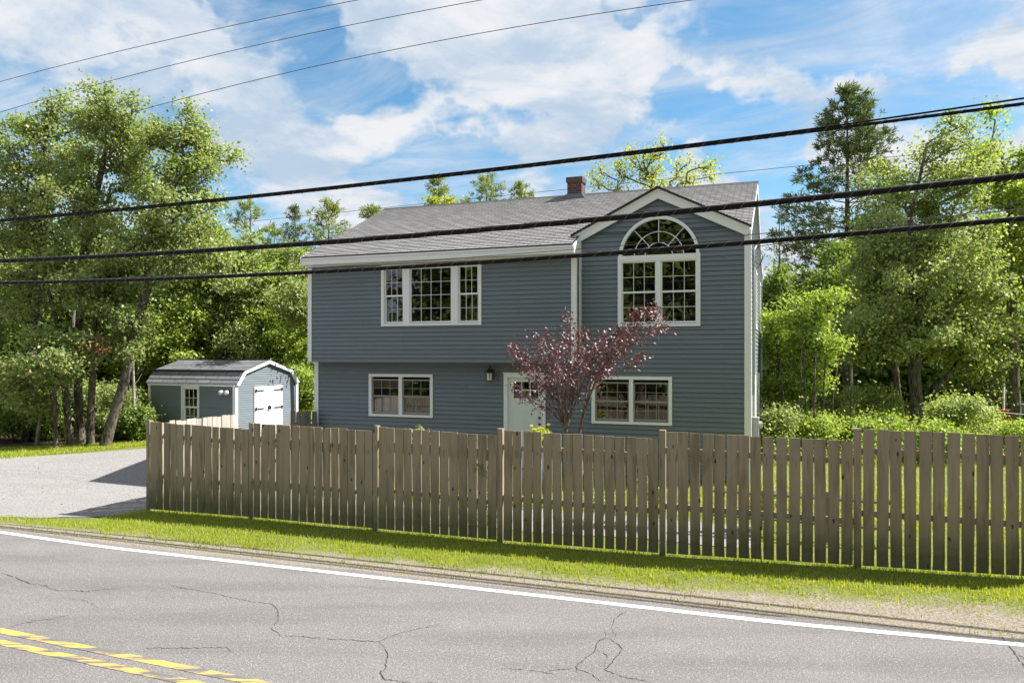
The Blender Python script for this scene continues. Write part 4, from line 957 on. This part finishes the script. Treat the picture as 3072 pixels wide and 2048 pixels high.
# left woods
tree('maple_tree', 'tall maple at the far left with a crown cut by the photo edge', G(60, 28), [VP(75, 800, 28), VP(95, 500, 28), VP(110, 230, 28)],
     [E_(95, 330, 28, 130, 175), E_(60, 520, 28, 160, 160), E_(160, 300, 28.5, 70, 120), E_(-40, 420, 28, 120, 200)], 400, 29000, .125, 'leaf_maple', rbase=.15, seed=1)
tree('maple_tree', 'tall maple on the thick trunk left of the leaning trunk, second from left', G(187, 27), [VP(178, 850, 27), VP(190, 600, 27), VP(245, 330, 27), VP(250, 200, 27)],
     [E_(245, 260, 27, 75, 110), E_(300, 330, 27.5, 120, 130), E_(220, 480, 27, 120, 150)], 320, 22000, .12, 'leaf_maple', rbase=.14, seed=2)
tree('maple_tree', 'tall maple on the strongly leaning scarred trunk beside the driveway', G(240, 26), [VP(285, 880, 26), VP(322, 720, 26), VP(345, 600, 26.3), VP(370, 440, 26.5), VP(420, 300, 26.6)],
     [E_(440, 320, 26.5, 110, 125), E_(440, 470, 26.5, 115, 120), E_(330, 560, 26.5, 110, 110), E_(470, 590, 27, 110, 90)], 360, 26000, .12, 'leaf_maple', rbase=.165, seed=3, gap=.45)
tree('maple_tree', 'maple on the slim trunk leaning left, near the grass strip', G(162, 26.2), [VP(150, 900, 26.2), VP(140, 780, 26.2), VP(100, 620, 26.4)],
     [E_(90, 640, 26.5, 130, 110), E_(160, 740, 26, 100, 60)], 160, 12000, .12, 'leaf_maple', rbase=.11, seed=4)
tree('maple_tree', 'maple on the straight trunk just left of the leaning one', G(208, 26.5), [VP(212, 880, 26.5), VP(216, 760, 26.5), VP(235, 600, 26.5)],
     [E_(250, 640, 26.5, 130, 100), E_(230, 770, 25.6, 110, 70)], 190, 14000, .12, 'leaf_maple', rbase=.12, seed=5)
dead = tree('young_tree', 'low leafy branches with a rusty dead spray above the driveway edge', G(128, 25.5), [VP(125, 900, 25.5), VP(130, 820, 25.5)],
     [E_(130, 820, 25.2, 110, 55), E_(60, 900, 25.5, 90, 50)], 110, 10000, .12, 'leaf_maple', rbase=.07, seed=6)
rng6 = np.random.default_rng(66); Pd = np.array([VP(205, 790, 24.9), VP(225, 782, 24.9), VP(185, 800, 24.9), VP(235, 800, 24.9)])
P = np.repeat(Pd, 60, 0) + rng6.normal(size=(240, 3)) * [.18, .12, .07]; V, F = leaf_quads(P, unit(rng6.normal(size=(240, 3)) + [0, 0, .5]), np.full(240, .12), .5, rng6)
np_mesh('dead_leaves', V - np.array(dead.location), F, M['leaf_rust'], dead)['label'] = 'rusty brown dead spray'
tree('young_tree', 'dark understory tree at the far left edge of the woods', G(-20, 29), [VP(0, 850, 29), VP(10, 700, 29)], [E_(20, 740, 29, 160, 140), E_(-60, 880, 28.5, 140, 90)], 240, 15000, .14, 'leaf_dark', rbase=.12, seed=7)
tree('young_tree', 'understory tree with foliage right of the leaning trunk', G(345, 33), [VP(348, 850, 33), VP(355, 700, 33)], [E_(370, 760, 33, 90, 130), E_(430, 700, 34, 80, 100)], 230, 16000, .13, 'leaf_maple', rbase=.1, seed=8)
tree('young_tree', 'leafy tree behind the shed ridge', G(470, 34), [VP(470, 800, 34), VP(475, 690, 34)], [E_(470, 720, 34, 100, 120), E_(540, 790, 34, 90, 90)], 240, 16000, .14, 'leaf_maple', rbase=.12, seed=9)
tree('young_tree', 'light green tree between the shed peak and the house', G(640, 33), [VP(640, 850, 33), VP(640, 760, 33)], [E_(640, 780, 33, 75, 90), E_(690, 850, 32, 50, 110), E_(610, 850, 33, 60, 70)], 240, 17000, .12, 'leaf_bright', rbase=.09, seed=10)
tree('young_tree', 'bushy tree just left of the upper house corner', G(735, 30), [VP(735, 800, 30), VP(690, 700, 30)], [E_(690, 700, 30, 60, 90), E_(720, 640, 31, 50, 60)], 130, 9000, .13, 'leaf_maple', rbase=.1, seed=11)
tree('young_tree', 'slim tree behind the middle of the woods at left', G(560, 33), [VP(560, 800, 33), VP(550, 620, 33)], [E_(560, 640, 33, 80, 110), E_(500, 580, 34, 60, 80)], 200, 13000, .15, 'leaf_maple', rbase=.12, seed=12)
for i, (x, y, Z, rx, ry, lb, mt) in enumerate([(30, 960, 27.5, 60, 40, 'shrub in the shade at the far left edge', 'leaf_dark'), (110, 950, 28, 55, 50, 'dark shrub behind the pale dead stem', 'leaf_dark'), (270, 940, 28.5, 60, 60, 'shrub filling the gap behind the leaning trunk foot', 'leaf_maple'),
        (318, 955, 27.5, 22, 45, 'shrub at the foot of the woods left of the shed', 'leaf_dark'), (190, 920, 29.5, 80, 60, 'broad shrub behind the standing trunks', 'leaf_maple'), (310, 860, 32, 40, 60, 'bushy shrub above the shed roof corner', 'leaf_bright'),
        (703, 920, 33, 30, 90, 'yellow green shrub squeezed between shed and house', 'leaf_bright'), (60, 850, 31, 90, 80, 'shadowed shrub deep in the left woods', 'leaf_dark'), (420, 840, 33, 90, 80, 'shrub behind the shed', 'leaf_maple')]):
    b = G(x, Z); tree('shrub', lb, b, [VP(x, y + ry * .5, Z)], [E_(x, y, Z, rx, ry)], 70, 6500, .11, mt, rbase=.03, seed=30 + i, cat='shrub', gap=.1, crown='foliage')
def stem(name, label, pts, r0, r1, mt, cat='tree'):
    e = tag(empty(name, pts[0]), label, cat); O = Vector(pts[0]); P = [Vector(p) - O for p in pts]; m = MB(); n = len(P)
    m.tube(P, [r0 + (r1 - r0) * k / (n - 1) for k in range(n)], 8); rr = random.Random(int(abs(pts[0][0]) * 100))
    for k in range(7):
        t = rr.uniform(.35, .95) * (n - 1); i = int(t); p = P[i].lerp(P[min(n - 1, i + 1)], t - i); d = Vector((rr.uniform(-1, 1), rr.uniform(-1, 1), rr.uniform(.1, .8))) * .5; m.tube([p, p + d * .5, p + d + Vector((0, 0, .1))], [.012, .008, .004], 4)
    m.build('trunk', M[mt], e, smooth=True); return e
stem('dead_tree', 'pale bare dead stem leaning beside the driveway grass at left', [G(84, 26.3), VP(92, 960, 26.3), VP(97, 925, 26.3)], .07, .035, 'bark_pale')
stem('bare_trunk', 'thin pale bare trunk standing just left of the shed', [G(307, 27.5), VP(308, 920, 27.5), VP(305, 840, 27.5), VP(308, 760, 27.5)], .07, .04, 'bark_pale')
stem('bare_trunk', 'dark slim trunk behind the left trunks', [G(172, 29), VP(168, 930, 29), VP(165, 800, 29), VP(175, 640, 29)], .12, .07, 'bark')
stem('bare_trunk', 'slim brown trunk in the shade at far left', [G(62, 27.5), VP(60, 930, 27.5), VP(58, 800, 27.5)], .08, .05, 'bark')
for i, (x, y, Z, rx, ry, lb, mt) in enumerate([(420, 760, 31.5, 75, 95, 'sunny young tree behind the left half of the shed roof', 'leaf_bright'), (530, 740, 32, 80, 110, 'sunny young tree directly behind the shed', 'leaf_maple'), (610, 700, 33, 70, 100, 'light green tree rising over the shed peak', 'leaf_bright'),
        (460, 640, 33.5, 70, 80, 'mid green tree right of the leaning trunk high behind the shed', 'leaf_maple'), (665, 640, 34, 50, 90, 'light tree crown left of the house eave', 'leaf_maple'), (330, 760, 31.5, 55, 90, 'sunny young tree between leaning trunk and shed', 'leaf_bright')]):
    b = G(x, Z); tree('young_tree', lb, b, [VP(x, 880, Z), VP(x, y, Z)], [E_(x, y, Z, rx, ry), E_(x + 15, y + 60, Z, rx * .8, ry * .6)], 190, 12500, .13, mt, rbase=.07, seed=120 + i)
# pines beyond
GPN = 'pines beyond the house and woods'
for i, (x, y, Z, R_, z0, lb, mt) in enumerate([(575, 452, 42, 2.4, 5, 'broad pine top left of the house roof', 'needle_green'), (630, 520, 40, 2.2, 4, 'green pine standing close behind the broad one', 'needle_green'), (678, 475, 45, 1.4, 6, 'narrow sparse pine between the broad one and the roof', 'needle'),
        (755, 462, 44, 2.0, 8, 'sparse pine with long arms just left of the roof', 'needle_green'), (855, 475, 46, 1.7, 8, 'small pine top touching the left roof slope', 'needle_green'), (1008, 403, 46, 1.5, 9, 'pointed pine top left of two others above the ridge', 'needle_green'),
        (1118, 408, 44, 2.8, 8.5, 'wide armed pine top in the middle above the ridge', 'needle_green'), (1198, 422, 48, 1.9, 9, 'pine top nearest the chimney', 'needle_green'), (700, 560, 38, 1.8, 3, 'low pine beside the upper left house corner', 'needle_green')]):
    b = G(x, Z); H = VP(x, y, Z).z - b[2]; pine('pine_tree', lb, b, H, z0, R_, i, nwh=int(H * 1.1), mt=mt, group=GPN, nl=.25, dens=1.25)
# behind the house
tree('poplar_tree', 'yellow green leafy tree top rising behind the roof right of the chimney', G(1500, 33), [VP(1500, 600, 33), VP(1500, 400, 33)],
     [E_(1485, 372, 33, 85, 62), E_(1405, 415, 33, 55, 38), E_(1590, 405, 33, 80, 42), E_(1500, 480, 33, 130, 70)], 330, 7500, .12, 'leaf_yellow', rbase=.14, seed=20, gap=.7, spread=.26, flat=1.0)
b = G(1000, 40); tree('young_tree', 'yellow leafy top under the pointed pine at the ridge', b, [VP(1000, 600, 40), VP(1000, 470, 40)], [E_(1020, 478, 40, 40, 26), E_(1165, 480, 40, 30, 14)], 50, 3200, .15, 'leaf_yellow', rbase=.08, seed=21)
# right woods
b = G(1946, 34); pine('white_pine', 'tall dark white pine rising behind the right hand maples', b, VP(1950, 200, 34).z - b[2], 4.5, 3.9, 40, nwh=26, mt='needle', rb=.26, nl=.26, dens=2.6, irr=.35)
b = G(1790, 38); pine('pine_tree', 'thin sparse spruce just right of the house corner', b, VP(1790, 490, 38).z - b[2], 3.0, 1.2, 41, nwh=14, mt='needle', dens=.6, group=GPN, irr=.6)
big = tree('maple_tree', 'big spreading maple with a dark forked trunk right of the house', G(2103, 24), [VP(2105, 920, 24), VP(2100, 860, 24), VP(2105, 700, 24.2), VP(2090, 500, 24.3), VP(2130, 330, 24.4)],
     [E_(2130, 400, 24.5, 130, 150), E_(2040, 560, 24.3, 150, 130), E_(2190, 560, 24.3, 150, 150), E_(2100, 720, 24, 210, 110), E_(1990, 760, 24, 110, 70), E_(2240, 760, 24.2, 120, 90)], 760, 56000, .115, 'leaf_maple', rbase=.19, seed=22, gap=.3)
m = MB(); m.tube([VP(*p) - big.location for p in ((2106, 985, 23.9), (2118, 935, 23.9), (2145, 895, 23.9), (2180, 860, 23.9), (2215, 800, 24), (2235, 720, 24))], [.13, .13, .11, .09, .07, .045], 8); m.build('limb', M['bark'], big, smooth=True)
tree('maple_tree', 'light green maple crown at the right edge of the photo', G(2330, 26), [VP(2330, 800, 26), VP(2320, 500, 26), VP(2300, 350, 26)],
     [E_(2300, 380, 26, 110, 130), E_(2380, 480, 26, 130, 200), E_(2340, 640, 26.3, 140, 110)], 400, 28000, .12, 'leaf_bright', rbase=.16, seed=23, gap=.35)
tree('maple_tree', 'shaded maple on the slim leaning trunk behind the big one', G(2072, 29), [VP(2062, 900, 29), VP(2050, 780, 29)], [E_(2030, 700, 29, 120, 120), E_(1960, 640, 29.5, 90, 90)], 260, 17000, .13, 'leaf_dark', rbase=.12, seed=24)
tree('young_tree', 'bright yellow green sapling with upper crown right of the house corner', G(1870, 21.5), [VP(1868, 850, 21.5), VP(1872, 700, 21.5)], [E_(1875, 705, 21.5, 60, 62), E_(1840, 770, 22, 55, 55), E_(1905, 790, 21.5, 50, 50), E_(1880, 860, 21.5, 65, 40)], 170, 9500, .095, 'leaf_bright', rbase=.05, seed=25, spread=.24)
tree('young_tree', 'bright sapling standing closest to the right house wall', G(1790, 22.5), [VP(1788, 850, 22.5), VP(1790, 740, 22.5)], [E_(1785, 760, 22.5, 32, 90), E_(1800, 880, 22.3, 45, 60)], 100, 5500, .095, 'leaf_bright', rbase=.045, seed=26)
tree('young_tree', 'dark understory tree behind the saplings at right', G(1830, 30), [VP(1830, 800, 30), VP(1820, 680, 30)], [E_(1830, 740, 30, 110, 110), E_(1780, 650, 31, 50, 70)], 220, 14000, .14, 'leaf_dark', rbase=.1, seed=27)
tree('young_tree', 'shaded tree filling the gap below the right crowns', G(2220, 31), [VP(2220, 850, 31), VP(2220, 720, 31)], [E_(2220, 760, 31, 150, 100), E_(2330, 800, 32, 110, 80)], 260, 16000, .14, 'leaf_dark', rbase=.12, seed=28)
tree('young_tree', 'leafy tree at the lower right edge above the lawn', G(2400, 30), [VP(2400, 850, 30), VP(2380, 740, 30)], [E_(2370, 790, 30, 110, 70), E_(2330, 720, 30, 90, 70)], 160, 11000, .13, 'leaf_maple', rbase=.12, seed=29)
for i, (x, y, Z, rx, ry, lb, mt) in enumerate([(2200, 935, 21, 80, 48, 'rounded pale green bush right of the forked trunk', 'leaf_bush'), (1785, 965, 20.5, 26, 34, 'leafy shrub beside the house foundation at right', 'leaf_maple'), (1880, 980, 21, 35, 20, 'shrub under the bright sapling', 'leaf_bright'),
        (1970, 985, 21.5, 40, 16, 'low bright undergrowth shrub left of the forked trunk', 'leaf_bright'), (2040, 985, 22, 38, 18, 'low bush directly left of the maple foot', 'leaf_bright'), (2150, 995, 20, 45, 16, 'low leafy clump in front of the maple foot', 'leaf_bright'),
        (1900, 915, 25, 70, 34, 'mid height shrub behind the sapling stems', 'leaf_bush'), (2010, 925, 27, 50, 30, 'shrub under the maple shade at right', 'leaf_maple'), (2340, 1000, 20, 35, 18, 'low yellow green plant at the right edge behind the fence', 'leaf_bright'),
        (2260, 985, 23, 50, 25, 'soft grassy clump before the chain link post', 'leaf_bush')]):
    b = G(x, Z); tree('shrub', lb, b, [VP(x, y + ry * .4, Z)], [E_(x, y, Z, rx, ry)], 70, 7000, .085, mt, rbase=.02, seed=60 + i, cat='shrub', gap=.05, crown='foliage', spread=.22, flat=.8)
GST = 'thin stems of the sapling thicket at right'
ORD = {1800: 'leftmost', 1838: 'second from left', 1852: 'third from left', 1868: 'middle one', 1887: 'third from right', 1905: 'second from right', 1950: 'rightmost'}
for x, Z, yt, dx in ((1838, 21, 780, 4), (1852, 21.3, 740, -8), (1868, 20.8, 800, 6), (1887, 21.2, 760, 14), (1905, 21.5, 820, 22), (1800, 21.6, 830, -5), (1950, 21.8, 880, 8)):
    P = [Vector(G(x, Z)), VP(x + dx * .4, (yt + 985) / 2, Z), VP(x + dx, yt, Z)]; o = Vector(P[0]); m = MB(); m.tube([p - o for p in P], [.028, .022, .010], 6)
    q_ = m.build('sapling_stem', M['bark'], None, smooth=True); q_.location = o; tag(q_, ORD[x] + ' of the thin bare sapling stems right of the house', 'sapling', GST)
def undergrowth():
    rng = np.random.default_rng(5); nc = 2300; x = rng.uniform(1752, 2300, nc); Z = rng.uniform(19.5, 28, nc); X = (x - 1176) / 1746 * Z; z = gh(X, Z) + rng.uniform(.02, 1, nc) ** 2.2 * (.75 + .45 * np.sin(X * 2.1) + .35 * np.sin(Z * 2.7 + X))
    C = np.repeat(np.stack([X, Z, z], -1), 14, 0) + rng.normal(size=(nc * 14, 3)) * [.16, .16, .12]
    V, F = leaf_quads(C, unit(rng.normal(size=C.shape) * .7 + [0, 0, .6]), rng.uniform(.05, .11, len(C)), .55, rng); tag(np_mesh('undergrowth', V, F, M['leaf_bright']), 'sunlit undergrowth of weeds and seedlings below the right hand trees', 'undergrowth', None, 'stuff')
undergrowth()
stem('bare_trunk', 'broken grey trunk with a white edge standing right of the bush', [G(2290, 34), VP(2290, 880, 34), VP(2293, 815, 34)], .42, .22, 'bark')
m = MB(); p = G(2305, 33.4); m.tube([p, (p[0], p[1], VP(0, 815, 33.4).z)], .045, 6); tag(m.build('white_post', M['white']), 'thin white post in front of the grey broken trunk', 'post')
# far woods
def woods(name, label, xs, Zr, yt, n, ls, seed, zlow=0):
    rng = np.random.default_rng(seed); nc = n // 26; x = rng.uniform(xs[0], xs[1], nc); Z = rng.uniform(*Zr, nc); X = (x - 1176) / 1746 * Z
    top = CZ + (815 - np.interp(x, *yt)) * Z / 1746; top = top * (1 + .10 * np.sin(X * 1.3) + .07 * np.sin(X * 3.1 + 1)); z = rng.uniform(0, 1, nc) ** .75 * top + zlow
    C = np.repeat(np.stack([X, Z, z], -1), 26, 0) + rng.normal(size=(nc * 26, 3)) * [.75, .75, .38]
    nr = unit(rng.normal(size=C.shape) * .7 + [0, -.2, .6]); V, F = leaf_quads(C, nr, rng.uniform(.7, 1.3, len(C)) * ls, .8, rng); tag(np_mesh(name, V, F, M['leaf_far']), label, 'woods', None, 'stuff')
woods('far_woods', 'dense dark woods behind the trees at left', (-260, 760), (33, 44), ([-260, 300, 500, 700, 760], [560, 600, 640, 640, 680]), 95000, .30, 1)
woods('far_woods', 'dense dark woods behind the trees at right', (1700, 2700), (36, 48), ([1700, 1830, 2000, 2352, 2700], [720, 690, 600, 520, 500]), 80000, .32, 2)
# woods across the road, mirrored in the window panes
def across():
    rng = np.random.default_rng(9); nc = 6500; a = rng.uniform(math.radians(185), math.radians(355), nc); R_ = rng.uniform(20, 27, nc)
    X = np.cos(a) * R_; Y = np.sin(a) * R_; z = rng.uniform(0, 1, nc) ** .8 * (19 + 3 * np.sin(a * 9)); C = np.repeat(np.stack([X, Y, z], -1), 16, 0) + rng.normal(size=(nc * 16, 3)) * [.9, .9, .5]
    V, F = leaf_quads(C, unit(rng.normal(size=C.shape) * .7 + [0, 0, .6]), rng.uniform(.4, .8, len(C)), .8, rng); tag(np_mesh('roadside_woods', V, F, M['leaf_far']), 'woods across the road mirrored in the window panes', 'woods', None, 'stuff')
across()

# ------------------------------------------------------------------ purple leaf plum in the yard
def plum():
    Zp = 14.6; base = np.array(G(1312, Zp)); e = tag(empty('plum_tree', base), 'small purple leaved tree in front of the door and bay wall', 'tree'); rng = np.random.default_rng(3)
    v = lambda x, y, dz=0: np.array(VP(x, y, Zp + dz)) - base
    fork = v(1300, 985); low = np.zeros(3); nd = [low, v(1306, 1080), fork]; par = [-1, 0, 1]; rad = [.05, .045, .036]; C = []; Wt = []
    def limb(path, r0, start, l0=.22, dn=1.0):
        pi = start; tot = len(path); pts = [nd[start]] + path
        for a, b in zip(pts, pts[1:]):
            n = 3
            for k in range(1, n + 1):
                nd.append(a + (b - a) * k / n + rng.normal(size=3) * .012); par.append(pi); pi = len(nd) - 1; rad.append(max(.005, r0 * (1 - .85 * (len(pts) and (pts.index(b) if False else 0)))))
        ks = list(range(len(nd) - 3 * tot, len(nd)))
        for j, k in enumerate(ks): rad[k] = max(.005, r0 * (1 - .85 * j / len(ks)))
        L = [nd[k] for k in ks]
        for j in range(int(len(L) * l0), len(L) - 1):
            for t in np.linspace(0, 1, 6)[:-1]:
                for _ in range(int(round(5 * dn))):
                    C.append(L[j] + (L[j + 1] - L[j]) * t + rng.normal(size=3) * [.06, .09, .055])
        for _ in range(14): C.append(L[-1] + rng.normal(size=3) * .04)
    n2 = len(nd); nd += [v(1336, 1085, .2), v(1332, 985, .2)]; par += [0, n2]; rad += [.04, .03]; f2 = n2 + 1
    limb([v(1270, 945), v(1215, 915, -.3), v(1182, 897, -.5)], .014, 2, .3, .8)
    limb([v(1262, 900), v(1215, 855, .2), v(1188, 822, .3), v(1176, 798, .3)], .018, 2)
    limb([v(1268, 890), v(1240, 830, -.3), v(1228, 772, -.3)], .016, 2)
    limb([v(1285, 900), v(1268, 850, .3), v(1258, 768, .3)], .014, 2)
    limb([v(1298, 900), v(1296, 810), v(1302, 722)], .02, 2)
    limb([v(1310, 900, .4), v(1318, 820, .4), v(1316, 760, .4)], .014, 2, .35)
    limb([v(1318, 905), v(1330, 830), v(1345, 757)], .018, 2)
    limb([v(1325, 915, .3), v(1350, 850, .3), v(1395, 795, .3), v(1425, 752, .3)], .016, 2)
    limb([v(1350, 920, .2), v(1370, 870, .2), v(1410, 800, .2), v(1450, 740, .3), v(1468, 710, .3)], .024, f2, .3, 1.1)
    limb([v(1358, 900), v(1378, 855), v(1425, 790), v(1490, 720), v(1500, 718)], .018, f2, .3, 1.1)
    limb([v(1372, 862, -.2), v(1420, 815, -.2), v(1480, 768, -.2), v(1530, 745, -.2)], .014, f2, .45, 1.0)
    limb([v(1370, 870, .4), v(1430, 845, .4), v(1478, 815, .4)], .010, f2, .5, .8)
    limb([v(1352, 880, .5), v(1360, 820, .5), v(1385, 770, .5)], .014, f2, .4)
    limb([v(1360, 880, -.4), v(1395, 830, -.4), v(1440, 775, -.4)], .014, f2, .4, 1.1)
    limb([v(1280, 880, -.5), v(1275, 830, -.5), v(1285, 790, -.5)], .012, 2, .3)
    limb([v(1240, 900, .5), v(1232, 860, .5), v(1205, 815, .5)], .012, 2, .3)
    limb([v(1305, 880, -.5), v(1335, 835, -.5), v(1370, 800, -.5)], .012, 2, .3)
    branch_mesh('trunk', np.array(nd), par, np.array(rad), M['bark_plum'], e, 6)
    C = np.array(C); C = C[rng.random(len(C)) < .62]; cen = np.repeat(C, 3, 0); n = len(cen); P = cen + rng.normal(size=(n, 3)) * .06
    V, F = leaf_quads(P, unit(rng.normal(size=(n, 3)) * .6 + [0, 0, .55]), rng.uniform(.05, .085, n), .5, rng); np_mesh('crown', V, F, M['leaf_plum'], e)
plum()
# garden plants by the front wall and behind the fence
for i, (x, y, Z, rx, ry, lb, mt, ls) in enumerate([(1240, 1003, 15.5, 24, 10, 'yellow green plant peeping over the fence at the door', 'leaf_yellow', .09), (955, 1003, 14.3, 12, 10, 'small plant behind the third fence panel', 'leaf_maple', .07), (1500, 1130, 13.2, 50, 45, 'garden plant behind the fence below the bay', 'leaf_maple', .06),
        (1350, 1150, 13.2, 60, 40, 'garden plant behind the fence under the purple tree', 'leaf_bright', .06), (1110, 1150, 13.6, 40, 60, 'climbing plant behind the fence left of the purple tree', 'leaf_maple', .06), (1750, 1120, 12.8, 45, 40, 'green garden plant near the right fence panels', 'leaf_bush', .06)]):
    tree('garden_plant', lb, G(x, Z), [VP(x, y + ry * .6, Z)], [E_(x, y, Z, rx, ry)], 26, 1300, ls, mt, rbase=.012, seed=90 + i, cat='plant', gap=0, crown='foliage', spread=.10, flat=.8)
rng9 = np.random.default_rng(12); P = np.array(VP(1110, 1075, 12.28)) + rng9.normal(size=(46, 3)) * [.07, .012, .07]; V, F = leaf_quads(P, unit(rng9.normal(size=(46, 3)) * .5 + [0, -1, .3]), np.full(46, .055), .7, rng9)
tag(np_mesh('vine', V, F, M['leaf_dark']), 'small leafy vine poking through the fence pickets', 'plant')
e = tag(empty('flower_clump', G(1788, 12.6)), 'small red flowers behind the right fence panels', 'flowers'); P = rng9.normal(size=(40, 3)) * [.35, .1, .12] + [0, 0, .35]
V, F = leaf_quads(P, unit(rng9.normal(size=(40, 3)) + [0, 0, .6]), np.full(40, .07), .9, rng9); np_mesh('petals', V, F, M['flower'], e)
# garden edging rail behind the right panels
m = MB(); a = Vector(W(-1.2, 13.1)); b = Vector(W(1.6, 12.9))
for z in (.35, .75): m.tube([(a.x, a.y, z), (b.x, b.y, z)], .04, 4)
for t in (0, .33, .66, 1): c = a.lerp(b, t); m.tube([(c.x, c.y, 0), (c.x, c.y, .85)], .045, 4)
tag(m.build('garden_rail', M['fence_dark']), 'low dark wooden rail in the yard seen through the right fence gaps', 'rail')
# far right yard things
e = tag(empty('chain_link_fence', G(2278, 22.5)), 'thin dark chain link post and top rail at right above the fence', 'fence'); O = Vector(G(2278, 22.5)); p1 = VP(2278, 945, 22.5) - O; p2 = VP(2420, 958, 22.5) - O
m = MB(); m.tube([Vector((0, 0, 0)), p1], .03, 6); m.build('post', M['wire'], e); m = MB(); m.tube([p1, p2], .018, 5); m.build('rail', M['wire'], e)
e = tag(empty('trash_bin', G(2350, 33)), 'pale blue grey bin at the right edge beyond the lawn', 'bin'); m = MB(); m.tube([(0, 0, 0), (0, 0, .55), (0, 0, .6)], [.30, .36, .38], 14); m.build('body', M['plastic_blue'], e, smooth=False); m = MB(); m.tube([(0, 0, .6), (0, 0, .68)], [.39, .34], 14); m.build('lid', M['plastic_blue'], e)
def mower():
    e = tag(empty('riding_mower', G(2330, 27.5, 0), math.radians(-15)), 'dark red riding mower parked on the lawn at the right edge', 'mower')
    m = MB(); m.prism([(-.75, .35), (-.75, .62), (-.55, .78), (.05, .80), (.1, .45), (.05, .35)], lambda a, t, o: (a, o, t), -.26, .26); m.build('hood', M['plastic_red'], e)
    m = MB(); m.box((.05, -.28, .30), (.85, .28, .42)); m.box((-.3, -.45, .12), (.45, .45, .26)); m.build('deck', M['black'], e)
    m = MB(); m.box((.35, -.22, .5), (.75, .22, .6)); m.box((.70, -.22, .6), (.80, .22, .95)); m.build('seat', M['black'], e)
    m = MB(); m.tube([(.0, 0, .78), (.12, 0, .98)], .02, 6); m.tube([(.12 + .16 * math.cos(t) * .4, .16 * math.sin(t), .98 + .16 * math.cos(t) * .8) for t in np.linspace(0, 6.28, 13)], .015, 5); m.build('steering_wheel', M['black'], e)
    for x, rr in ((-.6, .18), (.6, .25)):
        for y in (-.38, .38): m = MB(); m.tube([(x, y - .07, rr), (x, y - .05, rr), (x, y + .05, rr), (x, y + .07, rr)], [rr * .85, rr, rr, rr * .85], 16); m.build('wheel', M['black'], e)
mower()
# scattered fallen twigs and stones on the driveway
rng = np.random.default_rng(21); m = MB(); rr = random.Random(2)
for k in range(420):
    s = rr.uniform(-24, -12.2); q = rr.uniform(11, 21); x, y, _ = W(s, q); z = ghf(x, y) + .014; r_ = rr.uniform(.004, .014)
    m.tube([(x - r_, y, z), (x, y, z + r_ * .6), (x + r_, y, z)], [r_ * .3, r_ * .7, r_ * .3], 5)
tag(m.build('gravel_stones', M['gravel']), 'loose stones scattered over the gravel driveway', 'stones', None, 'stuff')
print('faces', sum(len(o.data.polygons) for o in bpy.data.objects if o.type == 'MESH'))
